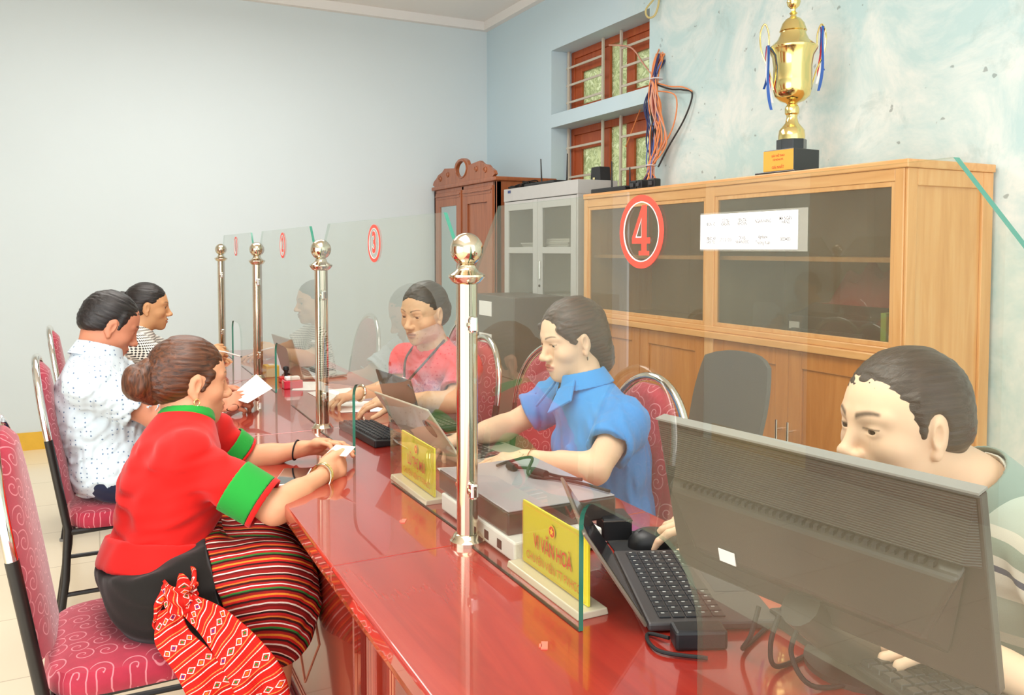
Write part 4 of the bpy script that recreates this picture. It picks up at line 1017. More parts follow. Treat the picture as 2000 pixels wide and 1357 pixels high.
def wob(amp, fq=28, seed=0, dirv=(1, 1, 1)):
    r = np.random.RandomState(seed); ds = r.randn(5, 3)*fq*nv(dirv); ph = r.rand(5)*6
    def fn(g):
        P = (g[0][:, None, None], g[1][None, :, None], g[2][None, None, :]); w0 = 0
        a = [np.sin(P[0]*d[0]+P[1]*d[1]+P[2]*d[2]+p) for d, p in zip(ds, ph)]
        return amp*(np.sin(3*a[0]+2*a[1]+P[2]*30)*.4+a[2]*a[3]*.6+np.sin(4*a[4]+a[0]*2)*.4).astype(F32)
    return fn
def mesh_sdf(name, sdf, res, mat, root, origin, noise=None, extra=None, smooth=1, attrs=None, box=None, M4=None, calm=None):
    lo, hi = box if box else sdf.bounds(); g = grid(nv(lo)-.012, nv(hi)+.012, res); f = sdf.eval(g)
    if noise:
        nf = noise(g)
        if calm is not None: nf = nf*np.clip((np.sqrt((g[0][:, None, None]-calm[0])**2+(g[1][None, :, None]-calm[1])**2+(g[2][None, None, :]-calm[2])**2)-.09)/.08, 0, 1)
        f = f+nf
    if extra: f = extra(f, g)
    V, F = nets(f, g)
    if smooth: V = relax(V, F, smooth)
    return to_obj(name, V, F, mat, root, attrs, origin, M4)
def mesh_body(name, sdf, res, fine, mat, root, origin, attrs):
    Vs, Fs, off = [], [], 0
    lo, hi = sdf.bounds(); jobs = [(lo-.01, hi+.01, res, None)]+[(nv(a), nv(b), r, 1) for a, b, r in fine]
    for a, b, r, isf in jobs:
        g = grid(a-(3*r if isf else 0), b+(3*r if isf else 0), r); f = sdf.eval(g); V, F = nets(f, g)
        if not len(F): continue
        V = relax(V, F, 1); c = V[F].mean(1)
        if isf: keep = ((c > a-r*.5) & (c < b+r*.5)).all(1)
        else:
            keep = np.ones(len(F), bool)
            for a2, b2, r2 in fine: keep &= ~((c > nv(a2)) & (c < nv(b2))).all(1)
        F = F[keep]; Vs.append(V); Fs.append(F+off); off += len(V)
    return to_obj(name, np.concatenate(Vs), np.concatenate(Fs), mat, root, attrs, origin)
# ---------------------------------------------------------------- materials for people
def skinmat(name, c, lip, brow_shade='2a1c16'):
    t = NT(name); n = t.noise(t.co(), 25, 4); base = t.mix(n, tuple(x*.95 for x in _s(c)), c)
    for a, cc, s in (('lip', lip, .75), ('brow_shade', brow_shade, .85)):
        at = t.new('ShaderNodeAttribute', attribute_name=a); base = t.mix(t.math('MULTIPLY', at.outputs['Fac'], s), base, cc)
    t.col(base); t.bump(t.noise(t.co(), 220, 3), .06, .001); return t.set(.48, sss=.12, spec=.35)
def hairmat(name, c1, c2, ax=1, stretch=60):
    t = NT(name); s = [stretch]*3; s[ax] = 5; v = t.co(tuple(s)); n = t.noise(v, 1.5, 5, .6, .4)
    t.col(t.ramp(n, [(.3, c1), (.7, c2)])); t.bump(n, .6, .003); t.set(.38, spec=.5); return t.m
def cloth(name, c, rough=.8, bump=.25, vary=.06):
    t = NT(name); n = t.noise(t.co(), 9, 4); t.col(t.mix(n, tuple(x*(1-vary) for x in _s(c)), c)); t.bump(t.noise(t.co(), 380, 2), bump, .0008); return t.set(rough, spec=.25, sheen=.15)
M['sclera'] = plain('eye white', 'e6ddd6', .2); M['iris'] = plain('dark brown iris', '1c120d', .12)
# ---------------------------------------------------------------- anatomy
def frame(fwd, up):
    f = nv(fwd); f /= np.linalg.norm(f); u = nv(up); u = u-f*(u@f); u /= np.linalg.norm(u); x = np.cross(f, u); return np.stack([x, f, u], 1)
def rotv(v, ax, deg):
    q = Quaternion(Vector([float(t) for t in ax]), R(deg)); return nv(q @ Vector([float(t) for t in v]))
def add_head(s, H, A, sc=1, male=False, eye_open=1.0, lean=1.0, nose=1.0):
    s.fr = (nv(H), A, sc); E = s.ell; jw = .060 if male else .053
    E((0, -.012, .026), (.073, .091, .084), .01); E((0, .022, 0), (.066*lean, .064, .092), .03); E((0, .018, -.060), (jw, .056, .046), .03)
    E((0, .066, -.098), (.022 if male else .018, .018, .015), .03)
    for q in (1, -1):
        E((q*.040, .050, -.028), (.024, .025, .022), .02); E((q*.031, .097, .003), (.018, .016, .012), .014, -1)
        s.cap((q*.012, .080, .021), (q*.046, .064, .020), .008, .007, .014)
    E((0, .060, -.066), (.032, .026, .028), .022)
    s.cap((0, .080, .010), (0, .098+.004*nose, -.030), .0065, .0095, .014)
    E((0, .101+.004*nose, -.034), (.0115, .010, .009), .008)
    for q in (1, -1): E((q*.0125, .094, -.038), (.0085, .011, .0075), .007)
    for q in (1, -1): E((q*.0065, .100, -.0465), (.0036, .0055, .0045), .003, -1)
    for q in (1, -1):
        E((q*.031, .067, 0), (.0165, .0155, .0145), .005)
        E((q*.031, .0875, -.0012), (.0142, .012, .0036*eye_open+.0006), .0015, -1)
    E((0, .0875, -.0605), (.0205, .0085, .0058), .006); E((0, .0865, -.0715), (.0175, .0085, .0068), .006)
    E((0, .100, -.0660), (.022, .014, .0013), .002, -1)
    for q in (1, -1):
        s.ell((q*.073, -.006, -.006), (.0075, .0175, .031), .006, 1, frame((q*.35, 1, -.12), (q*.12, .15, 1)))
        E((q*.082, .001, -.007), (.007, .008, .017), .004, -1); E((q*.072, .0, -.037), (.006, .008, .009), .006)
    s.fr = None
def head_attrs(H, A, sc, H_brow=1.0):
    def loc(V): return ((V-nv(H))@A)/sc
    def lip(V):
        q = loc(V); x, y, z = q.T; r = np.sqrt((x/.0225)**2+((z+.0662)/(.0125))**2); return np.clip((1.08-r)/.2, 0, 1)*(y > .07)*(np.abs(z+.066) < .02)
    def brow_shade(V):
        q = loc(V); x, y, z = q.T; ax = np.abs(x); zc = .0215+.006*np.sin(np.clip((ax-.012)/.036, 0, 1)*2.4); th = .0034*H_brow*(1-.5*np.clip((ax-.012)/.036, 0, 1))
        b = np.clip(1.3-np.abs(z-zc)/th, 0, 1)*np.clip((ax-.009)/.004, 0, 1)*np.clip((.049-ax)/.005, 0, 1)*(y > .04)
        lash = np.clip(1.2-np.abs(z-.0032-.0*ax)/.0016, 0, 1)*(np.abs(ax-.031) < .0145)*(y > .06)
        nos = np.clip(1.2-np.sqrt(((ax-.0065)/.004)**2+((z+.046)/.004)**2), 0, 1)*(y > .09)  # shade of nostrils and mouth slit painted into the skin colour
        line = np.clip(1.2-np.abs(z+.0662)/.0011, 0, 1)*(ax < .021)*(y > .07)*.6
        return np.clip(np.maximum.reduce([b, lash*.9, nos, line]), 0, 1)
    return {'lip': lip, 'brow_shade': brow_shade}
def m4(H, A, sc, origin):
    o = nv(H)-nv(origin); return Matrix([[float(A[i, j])*sc for j in range(3)]+[float(o[i])] for i in range(3)]+[[0, 0, 0, 1]])
def add_eyes(root, H, A, sc, origin, gaze=(0, 1, -.25)):
    gz = Vector(gaze).normalized(); q = gz.to_track_quat('Z', 'Y').to_matrix()
    for s_ in (1, -1):
        vs, fs, ms = [], [], []; n, m = 24, 16; c = Vector((s_*.031, .067, 0)); r = .0146
        for i in range(m+1):
            t = math.pi*i/m
            for k in range(n): a = 2*math.pi*k/n; vs.append(c+q@Vector((math.sin(t)*math.cos(a), math.sin(t)*math.sin(a), math.cos(t)))*r)
        mb = MB()
        for i in range(m):
            for k in range(n): fs.append((i*n+k, i*n+(k+1) % n, (i+1)*n+(k+1) % n, (i+1)*n+k))
        mb.add(vs, fs); mb.m = [1 if j//n < 3 else 0 for j in range(len(fs))]
        o = mb.build('eye', [M['sclera'], M['iris']], root, smooth=True); o.matrix_local = m4(H, A, sc, origin)
def add_hand(s, Wp, d, n, thumb, curl=(20, 25, 30, 35, 20), sc=1.0, spread=1.0, bend=None, tdir=None):
    """Wp wrist, d towards fingers, n out of the back of the hand, thumb = +1/-1 along d x n; returns bounds"""
    d = nv(d)/np.linalg.norm(d); n = nv(n); n = n-d*(n@d); n /= np.linalg.norm(n); t = np.cross(d, n)*thumb; W0 = nv(Wp)
    A = np.stack([t, d, n], 1); P = lambda a, b, c: W0+(t*a+d*b+n*c)*sc
    pts = [W0]
    s.ell(P(0, .045, 0), (.037*sc, .050*sc, .0135*sc), .012, 1, A); s.ell(P(0, .012, 0), (.027*sc, .03*sc, .018*sc), .012, 1, A)
    s.cap(P(-.024, .055, 0), P(.024, .065, 0), .013*sc, .014*sc, .012)
    s.ell(P(.022, .032, -.009), (.017*sc, .032*sc, .014*sc), .012, 1, A)
    spec = [(.0285, .082, .92, .0088), (.0095, .087, 1.03, .0090), (-.0095, .083, .96, .0085), (-.027, .074, .76, .0076)]
    for i, (a, b, l, r) in enumerate(spec):
        base = P(a, b-.012, 0); ang = curl[i]; fd = d+t*a*4*spread; fd /= np.linalg.norm(fd); p = base; seg = [.050, .027, .022]
        for j, L in enumerate(seg):
            fd2 = rotv(fd, np.cross(fd, n)/np.linalg.norm(np.cross(fd, n)), 0) if False else fd
            a_ = ang*(.8 if j == 0 else 1.1 if j == 1 else .8); axx = np.cross(n, fd2); axx = np.cross(fd2, n) 
            fd = rotv(fd2, axx/np.linalg.norm(axx), -a_); n2 = n
            e = p+fd*L*l*sc; rr = r*sc*(1-.08*j); s.cap(p, e, rr, rr*.92, .0035 if j == 0 else .003); p = e; pts.append(e)
            # carry the bending plane along
            n = rotv(n, axx/np.linalg.norm(axx), -a_)
        n = A[:, 2]
    td = nv(tdir) if tdir is not None else (t*.62+d*.72-n*.34); td /= np.linalg.norm(td); p = P(.022, .020, -.006)
    for j, (L, r) in enumerate(((.042, .0125), (.031, .0105), (.024, .0095))):
        e = p+td*L*sc; s.cap(p, e, r*sc, r*.93*sc, .008 if j == 0 else .003); p = e; pts.append(e)
        ax = np.cross(td, d-t*.4-n*.25); ln = np.linalg.norm(ax)
        if ln > 1e-3: td = rotv(td, ax/ln, curl[4])
    pts = np.array(pts); return pts.min(0)-.016, pts.max(0)+.016
def lerp(a, b, t): return nv(a)*(1-t)+nv(b)*t
def torso(s, J, inf=0, male=False, low=True, bust=True, belly=0.0):
    P, C, N, lat = nv(J['P']), nv(J['C']), nv(J['N']), nv(J['lat']); up1 = C-P; up2 = N-C
    f1 = np.cross(up1, lat); f1 = f1 if f1@nv(J['fwd']) > 0 else -f1; A1 = np.stack([lat, f1/np.linalg.norm(f1), np.cross(lat, f1/np.linalg.norm(f1))], 1)
    f2 = np.cross(up2, lat); f2 = f2 if f2@nv(J['fwd']) > 0 else -f2; f2 = f2/np.linalg.norm(f2); A2 = np.stack([lat, f2, np.cross(lat, f2)], 1)
    w = J.get('w', 1.0); g = lambda *r: tuple(x*w+inf for x in r)
    if low: s.ell(P, g(.165, .125, .10), .04, 1, A1)
    s.ell(lerp(P, C, .5)+A1[:, 1]*(.01+belly*.5), g(.138, .108+belly, .14), .05, 1, A1)
    s.ell(lerp(P, C, 1.0), g(.150, .108, .13), .05, 1, A2)
    s.ell(lerp(C, N, .55), g(.135, .080, .075), .05, 1, A2)
    if bust and not male:
        for q in (1, -1): s.ell(lerp(C, N, .08)+A2[:, 1]*(.075*w)+lat*q*.065*w, g(.055, .045, .052), .035, 1, A2)
    for S in (J['SL'], J['SR']):
        S = nv(S); s.cap(lerp(N, C, .25), S, .050*w+inf, .046*w+inf, .045)
    s.cap(lerp(N, C, .3), N+up2/np.linalg.norm(up2)*.01, .07*w+inf, .052*w+inf, .03)
    return A1, A2
def arms(s, J, inf=0, fore=True, upto=1.0):
    w = J.get('aw', 1.0)
    for q in 'LR':
        S, E, Wr = nv(J['S'+q]), nv(J['E'+q]), nv(J['W'+q]); E2 = lerp(S, E, upto)
        s.ell(S, (.053*w+inf,)*3, .03); s.cap(S, E2, .047*w+inf, (.047+(.037-.047)*upto)*w+inf, .025)
        if fore:
            s.cap(E, Wr, .037*w, .0245*w, .02); M_ = lerp(E, Wr, .3); s.cap(lerp(E, Wr, .12), lerp(E, Wr, .45), .041*w, .035*w, .02)
def legs(s, J, inf=0, k=.03, shin=True, foot=True):
    w = J.get('lw', 1.0)
    for q in 'LR':
        Hp, K, An = nv(J['H'+q]), nv(J['K'+q]), nv(J['A'+q]); s.cap(Hp, K, .084*w+inf, .057*w+inf, k)
        if shin: s.cap(K, An, .055*w+inf, .036*w+inf, k); s.cap(lerp(K, An, .2), lerp(K, An, .45), .055*w+inf, .048*w+inf, k)
        if foot:
            f = nv(J['foot']); s.cap(An+nv((0, 0, -.02)), An+f*.15+nv((0, 0, -.045)), .036, .026, .03)
def mirror_lat(fwd):
    f = nv(fwd); f = f/np.linalg.norm(f); return np.array([f[1], -f[0], 0], F32)/math.hypot(f[0], f[1])
def collar(root, J, O, mat, r=.085, h=.035, name='collar', r2=.062, res=.0028, gap=.026, low=.03, shift=(0, 0, 0)):
    N = nv(J['N'])+nv(shift); up = nv(J['Hd'])-N; up /= np.linalg.norm(up); up = up*.75+nv((0, 0, 1))*.25; up /= np.linalg.norm(up); f = nv(J['fwd'])
    a, b = N-up*low, N+up*h; k = (r-r2)/(h+low); e = .06
    s = SDF(); s.cap(a-up*e, b+up*e, r+k*e, r2-k*e, 0); s.cap(a-up*e, b+up*e, r+k*e-.0055, r2-k*e-.0055, .001, -1)
    s.cap(N+f*r*1.0+up*(h+.02), N+f*r*1.05-up*(low+.02), gap, gap*.3, .003, -1)
    s.cut(b, up, .002); s.cut(a, -up, .002)
    return mesh_sdf(name, s, res, mat, root, O)
# ================================================================ people
def shirt(root, J, O, mat, upto=.62, low=.0, inf=.012, neck=.068, neck_d=(0, 0, 0), name='shirt', amp=.0035, seed=1, male=False, belly=0.0, res=.0055, cuts=(), vneck=None, bust=True, fq=22, attrs=None, hollow=.05):
    s = SDF(); A1, A2 = torso(s, J, inf, male, True, bust, belly)
    P, N = nv(J['P']), nv(J['N'])
    for q in 'LR':
        S, E = nv(J['S'+q]), nv(J['E'+q]); w = J.get('aw', 1.0); e = lerp(S, E, upto); ax = (E-S)/np.linalg.norm(E-S)
        s.ell(S, (.050*w+inf,)*3, .03); s.cap(S, e, .048*w+inf, .047*w+inf+.004, .03)
    sl = SDF(); sl.p = s.p
    upn = nv(J['Hd'])-N; upn /= np.linalg.norm(upn)
    s.cap(N+upn*.03+nv(neck_d), N+upn*.12+nv(neck_d), neck, neck*1.1, .006, -1)
    if vneck is not None: s.cap(N+nv(J['fwd'])*.07+upn*.05, N+nv(J['fwd'])*.12-upn*vneck, .05, .008, .006, -1)
    for q in ('LR' if hollow else ''):
        S, E = nv(J['S'+q]), nv(J['E'+q]); e = lerp(S, E, upto); ax = (E-S)/np.linalg.norm(E-S)
        c = e+ax*.0
        s.p.append((lambda P_, c=c, ax=ax: np.maximum(-((P_[0]-c[0])*ax[0]+(P_[1]-c[1])*ax[1]+(P_[2]-c[2])*ax[2]), np.sqrt((P_[0]-c[0])**2+(P_[1]-c[1])**2+(P_[2]-c[2])**2)-.078), c-.078, c+.078, .002, -1))
        s.cap(lerp(S, E, upto-hollow/np.linalg.norm(E-S)), e+ax*.05, .047*J.get('aw', 1.0)+inf-.011, .048*J.get('aw', 1.0)+inf-.009, .003, -1)
    up = nv(J['C'])-P; s.cut(P+up/np.linalg.norm(up)*low, -up, .004)
    for c, n in cuts: s.cut(c, n, .004)
    return mesh_sdf(name, s, res, mat, root, O, noise=wob(amp, fq, seed), attrs=attrs, calm=N), s
def person(label, J, hf, hu, sc, male, skin, rootloc, hands, headkw={}, gaze=(0, 1, -.25), hres=.0026, neck=.05, feet=True, low_body=True):
    root = thing('person', label, 'person', tuple(float(x) for x in rootloc)); O = nv(rootloc)
    A = frame(hf, hu); H = nv(J['Hd']); s = SDF()
    torso(s, J, 0, male, True, not male); s.cap(nv(J['N'])-(H-nv(J['N']))*.25, H+A@nv((0, -.022, -.045))*sc, neck*1.08, neck, .03); arms(s, J)
    if low_body: legs(s, J, foot=feet)
    add_head(s, H, A, sc, male, **headkw); fine = [(H-.135*sc, H+.135*sc, hres)]
    for q, kw in hands.items():
        lo, hi = add_hand(s, J['W'+q], **kw); fine.append((lo, hi, .0026))
    # hands whose boxes touch become one box
    hb = fine[1:]
    if len(hb) == 2 and (hb[0][0] < hb[1][1]).all() and (hb[1][0] < hb[0][1]).all():
        fine = [fine[0], (np.minimum(hb[0][0], hb[1][0]), np.maximum(hb[0][1], hb[1][1]), .0026)]
    mesh_body('body', s, .0085, fine, skin, root, O, head_attrs(H, A, sc, 1.7 if male else .9))
    add_eyes(root, H, A, sc, O, gaze)
    for q in 'LR':
        An, f_ = nv(J['A'+q]), nv(J['foot']); sh = SDF(); sh.cap(An+nv((0, 0, -.022)), An+f_*.16+nv((0, 0, -.032)), .048, .038, .01); sh.cut((0, 0, An[2]+.02), (0, 0, 1), .003); sh.cut((0, 0, .003), (0, 0, -1), .003)
        mesh_sdf('shoe', sh, .006, M['black_plastic'], root, O)
    return root, O, A, H
def hair(root, H, A, sc, O, mat, build, res=.0028, amp=.0012, seed=2, name='hair', aniso=(40, 6, 40)):
    s = SDF(); build(s)
    return mesh_sdf(name, s, res, mat, root, None, noise=wob(amp, 3.0, seed, aniso), M4=m4(H, A, sc, O))
EARS = lambda s, y=.0, g=1.0: [s.ell((q*.086, -.002+y, -.010), (.022, .024*g, .036*g), .008, -1) for q in (1, -1)]
def J_(**k):
    k['fwd'] = nv(k['fwd'])/np.linalg.norm(k['fwd']); k.setdefault('lat', mirror_lat(k['fwd'])); k.setdefault('foot', k['fwd']); return k
# ---------------------------------------------------------------- woman in red, nearest customer
J = J_(P=(.125, 2.15, .585), C=(.155, 2.185, .775), N=(.205, 2.245, .925), Hd=(.215, 2.275, 1.022), fwd=(.985, .17, 0), lat=(.20, -.979, .03),
       SR=(.185, 2.085, .868), ER=(.372, 1.99, .742), WR=(.528, 2.120, .778), SL=(.262, 2.405, .862), EL=(.37, 2.40, .765), WL=(.512, 2.325, .800),
       HR=(.15, 2.06, .565), KR=(.36, 1.99, .55), AR=(.34, 1.98, .072), HL=(.16, 2.24, .565), KL=(.37, 2.22, .545), AL=(.34, 2.2, .072), w=.94, aw=.92)
SK_A = skinmat('tan skin', 'e0a27c', 'c0705c')
root, O, A, H = person('woman in a red top with green cuffs and a hair bun holding a card', J, (.98, .16, -.10), (.12, .03, 1), .98, False, SK_A, (.13, 2.14, 0),
    {'R': dict(d=(.66, .55, .20), n=(.40, -.78, .45), thumb=-1, curl=(58, 60, 62, 64, 22), sc=.92, tdir=(.80, .30, .45)),
     'L': dict(d=(.75, -.35, .25), n=(.1, .35, .95), thumb=-1, curl=(22, 28, 34, 40, 16), sc=.92)}, dict(eye_open=.8), (0.1, 1, -.1), .0026, .046)
RED = cloth('red knit fabric', 'd8150f'); GRN = cloth('green band fabric', '1f9a34'); BLK = cloth('black skirt fabric', '17130f', .85)
SH, ss = shirt(root, J, O, RED, .54, .045, .010, .060, (0, 0, -.008), name='red_top', amp=.006, seed=4, res=.005, fq=36, hollow=0)
def cuff(root, J, O, q, t0, t1, r, mat, name):
    S, E = nv(J['S'+q]), nv(J['E'+q]); ax = (E-S)/np.linalg.norm(E-S); s = SDF(); a, b = lerp(S, E, t0), lerp(S, E, t1)
    s.cap(a-ax*.03, b+ax*.03, r, r-.002, 0); s.cap(a-ax*.06, b+ax*.06, r-.005, r-.007, .001, -1); s.cut(b, ax, .001); s.cut(a, -ax, .001)
    return mesh_sdf(name, s, .003, mat, root, O)
for q in 'RL':
    cuff(root, J, O, q, .53, .84, .0650, GRN, 'green_cuff'); cuff(root, J, O, q, .84, .90, .0650, RED, 'red_hem')
# neckline trim
N = nv(J['N']); up = nv(J['Hd'])-N; up /= np.linalg.norm(up)
def ring_mesh(root, O, c, n, r, rt, mat, name, sq=(1, 1), fwd=(1, 0, 0)):
    A_ = frame(fwd, n); mb = MB(); pts = [nv(c)+A_@nv((r*sq[0]*math.cos(a*math.pi/20), r*sq[1]*math.sin(a*math.pi/20), 0))-O for a in range(40)]
    mb.tube([tuple(float(x) for x in p) for p in pts], rt, 8, closed=True); return mb.build(name, mat, root, smooth=True)
g_ = lambda f, g: np.maximum(f-.0025, np.abs(d_cap((g[0][:, None, None], g[1][None, :, None], g[2][None, None, :]), N+up*.03+nv((0, 0, -.008)), N+up*.12+nv((0, 0, -.008)), .064, .064*1.1))-.0075)
mesh_sdf('green_neckline', ss, .003, GRN, root, O, extra=g_, box=(N-.11, N+.11))
s = SDF(); torso(s, J, .019, False, True, False); wa = nv(J['C'])-nv(J['P']); wa /= np.linalg.norm(wa); s.cut(nv(J['P'])+wa*.075, wa, .006); s.cut(nv(J['P'])-wa*.0+wa*.005, -wa, .006)
mesh_sdf('red_waistband', s, .005, RED, root, O, noise=wob(.002, 20, 3))
# skirt: black upper, woven lower
s = SDF(); torso(s, J, .016, False, True, False); legs(s, J, .024, .07, True, False)
for q in 'RL': s.cap(nv(J['H'+q]), nv(J['K'+q])+nv((0, 0, -.01)), .10, .085, .08); s.cap(nv(J['K'+q])+nv((-.01, 0, 0)), nv(J['K'+q])+nv((-.045, -.01, -.17)), .085, .085, .08)
s.ell((.30, 2.1, .50), (.14, .17, .11), .06)
s.cut(nv(J['P'])+wa*.07, (-.3, 0, 1), .006); s.cut((0, 0, .315), (.25, 0, -1), .01)
cutp = nv((.262, 2.1, .55)); cn = nv((.93, -.1, .25))
base = list(s.p); nz = wob(.0045, 16, 8)
s.p = base+[]; s.cut(cutp, cn, .002); mesh_sdf('black_skirt', s, .0055, BLK, root, O, noise=nz)
s.p = base+[]; s.cut(cutp, -cn, .002)
def woven():
    t = NT('woven striped band'); v = t.co(); q = t.sep(v)
    kx, kz = .36-.13-.06, .33
    dx = t.math('MAXIMUM', t.math('SUBTRACT', q[0], kx), 0); dz = t.math('SUBTRACT', q[2], kz)
    rad = t.math('SQRT', t.math('ADD', t.math('MULTIPLY', dx, dx), t.math('MULTIPLY', dz, dz)))
    fz = t.math('ADD', rad, t.math('MULTIPLY', q[1], .55)); w_ = t.math('ADD', fz, t.math('MULTIPLY', t.noise(v, 14, 3), .008))
    m = t.math('FRACT', t.math('MULTIPLY', w_, 11))
    st = [(0, '6b1512'), (.06, 'e9d9cc'), (.10, 'a01c18'), (.17, '2a1210'), (.22, 'c3201c'), (.28, 'e48a30'), (.33, '9e1a16'), (.40, '2b120e'), (.45, '2f7a35'), (.50, 'b02020'), (.57, 'f0dcd2'), (.60, 'a3191a'), (.66, '3a1410'), (.72, 'd8702c'), (.76, 'b41c1c'), (.83, '28100e'), (.88, 'e6c9b8'), (.91, '8f1714')]
    c = t.ramp(m, st[:18], True); f2 = t.noise(t.co((1, 1, 1)), 260, 2); c = t.mix(t.math('MULTIPLY', f2, .3), c, '3a1010')
    t.col(c); t.bump(t.math('SINE', t.math('MULTIPLY', w_, 900)), .3, .001); return t.set(.85, spec=.2)
mesh_sdf('woven_skirt_band', s, .005, woven(), root, O, noise=nz)
# sash with a knot and hanging end
def sashmat():
    t = NT('patterned red sash'); v = t.co((1, 1, 1), kind='UV'); q = t.sep(v)
    vv = t.math('FRACT', t.math('ADD', t.math('MULTIPLY', q[0], 4.2), t.math('MULTIPLY', q[1], .25))); c = t.ramp(vv, [(0, 'd81f16'), (.12, 'f08a4a'), (.16, 'd8241a'), (.24, 'f0d0b8'), (.27, 'c81c16'), (.40, 'e0281c'), (.72, 'f08a4a'), (.76, 'b8180f'), (.86, 'f3e4da'), (.90, 'd81f16')], True)
    bq = t.math('FRACT', t.math('MULTIPLY', q[1], 4)); A_ = t.math('ABSOLUTE', t.math('SUBTRACT', bq, .5)); B_ = t.math('MULTIPLY', t.math('ABSOLUTE', t.math('SUBTRACT', vv, .56)), 3.4)
    dd = t.math('ADD', A_, B_); c = t.mix(t.math('LESS_THAN', dd, .46), c, 'f3e6dc'); c = t.mix(t.math('LESS_THAN', dd, .33), c, 'd2241a')
    cell = t.math('FRACT', t.math('MULTIPLY', t.math('ADD', t.math('FLOOR', t.math('MULTIPLY', q[1], 4)), t.math('FLOOR', t.math('MULTIPLY', q[0], 4.2))), .37))
    cc = t.ramp(cell, [(0, '1f7a34'), (.3, 'ee7a22'), (.6, '4a2a7a'), (.8, '1f7a34')], True); c = t.mix(t.math('LESS_THAN', dd, .2), c, cc)
    zz = t.math('GREATER_THAN', t.math('SINE', t.math('MULTIPLY', q[1], 90)), .0); c = t.mix(t.math('MULTIPLY', zz, .25), c, 'b0120c')
    t.col(c); t.bump(t.math('SINE', t.math('MULTIPLY', q[0], 400)), .25, .001); return t.set(.85, spec=.2)
SASH = sashmat()
def ribbon(name, spine, wid, widths, mat, root, O, th=.004, vf=(0, 1), fold=.012, ff=9, nw=18, n=14, seed=0):
    sp = catmull(spine, n); Wd = catmull([Vector(w_) for w_ in wid], n); ws = [widths[min(int(i/(len(sp)-1)*(len(widths)-1)), len(widths)-2)] for i in range(len(sp))]
    N_ = len(sp); vs = []; uvs = []; L = 0
    for i in range(N_):
        u = i/(N_-1); x = u*(len(widths)-1); a = min(int(x), len(widths)-2); w_ = widths[a]*(1-(x-a))+widths[a+1]*(x-a)
        if i: L += (sp[i]-sp[i-1]).length
        t = (sp[min(i+1, N_-1)]-sp[max(i-1, 0)]).normalized(); wv = Wd[i].normalized(); nn = t.cross(wv).normalized()
        for j in range(nw+1):
            v = j/nw*2-1; off = fold*math.sin(v*ff+u*3+seed)*min(1, .4+u); vs.append(sp[i]+wv*v*w_/2+nn*off-Vector([float(q) for q in O])); uvs.append((L*4, (v*.5+.5)))
    fs = [(i*(nw+1)+j, (i+1)*(nw+1)+j, (i+1)*(nw+1)+j+1, i*(nw+1)+j+1) for i in range(N_-1) for j in range(nw)]
    mb = MB().add(vs, fs); o = mb.build(name, mat, root, smooth=True); me = o.data; uv = me.uv_layers.new(name='UVMap')
    for l in me.loops: uv.data[l.index].uv = uvs[l.vertex_index]
    s_ = o.modifiers.new('cloth thickness', 'SOLIDIFY'); s_.thickness = th; s_.offset = 0; return o
# waist loop, knot, and two ends (camera side)
kn = W(345, 1165, 1.80)
ribbon('sash_knot', [W(338, 1105, 1.86), W(352, 1130, 1.815), W(345, 1165, 1.79), W(330, 1200, 1.80), W(335, 1225, 1.83)], [(.5, -.1, .1), (.45, -.1, .2), (.5, -.1, .15), (.45, -.1, .15), (.5, -.1, .1)], [.03, .075, .09, .07, .04], SASH, root, O, .006, fold=.014, ff=7)
ribbon('sash_knot_wrap', [W(318, 1150, 1.80), W(335, 1170, 1.765), W(362, 1172, 1.765), W(382, 1155, 1.80)], [(0, .1, 1)]*4, [.04, .055, .055, .04], SASH, root, O, .006, fold=.006, ff=6)
ribbon('sash_end', [W(332, 1185, 1.78), W(335, 1240, 1.755), W(375, 1290, 1.74), W(410, 1340, 1.735), W(440, 1400, 1.74)], [(.6, -.1, .2), (.6, -.1, .2), (.7, -.15, .35), (.75, -.1, .3), (.7, -.1, .2)], [.045, .07, .085, .10, .11], SASH, root, O, .004, fold=.006, ff=5, seed=1)
ribbon('sash_end', [W(365, 1180, 1.775), W(415, 1215, 1.755), W(465, 1270, 1.735), W(505, 1330, 1.73), W(520, 1390, 1.735)], [(.35, -.1, .7), (.45, -.1, .6), (.6, -.1, .5), (.75, -.1, .3), (.75, -.1, .2)], [.045, .075, .095, .105, .11], SASH, root, O, .004, fold=.006, ff=5, seed=2)
def bunhair(s):
    s.ell((0, -.014, .030), (.080, .099, .090), .01); s.ell((0, -.05, -.005), (.070, .066, .06), .02)
    s.ell((0, .105, -.028), (.075, .082, .096), .012, -1); EARS(s, .004, 1.0); s.cut((0, 0, -.052), (0, .35, -1), .02)
    for q in (1, -1): s.cap((q*.066, .035, .02), (q*.070, .015, -.02), .010, .004, .012)
HB = hairmat('brown pulled back hair', '24150d', '6b3c20', 1, 90)
hair(root, H, A, .98, O, HB, bunhair, .0026, .0013)
s = SDF(); s.ell((0, -.122, -.006), (.046, .040, .050), .01); s.ell((.012, -.142, .006), (.030, .022, .032), .008); s.ell((-.014, -.138, -.022), (.028, .022, .026), .008); s.cap((0, -.10, .025), (0, -.09, -.03), .034, .034, .01)
mesh_sdf('hair_bun', s, .0026, hairmat('brown bun hair', '24150d', '74452a', 2, 90), root, None, noise=wob(.0022, 4.0, 6, (30, 10, 12)), M4=m4(H, A, .98, O))
def local_tube(name, pts, r, mat, root, H, A, sc, O, closed=False):
    o = MB().tube(pts, r, 8, closed=closed).build(name, mat, root, smooth=True); o.matrix_local = m4(H, A, sc, O); return o
for q in (1, -1): local_tube('earring', [(q*.078, .002+.007*math.cos(a/3), -.048+.009*math.sin(a/3)) for a in range(19)], .0014, M['gold'], root, H, A, .98, O, True)
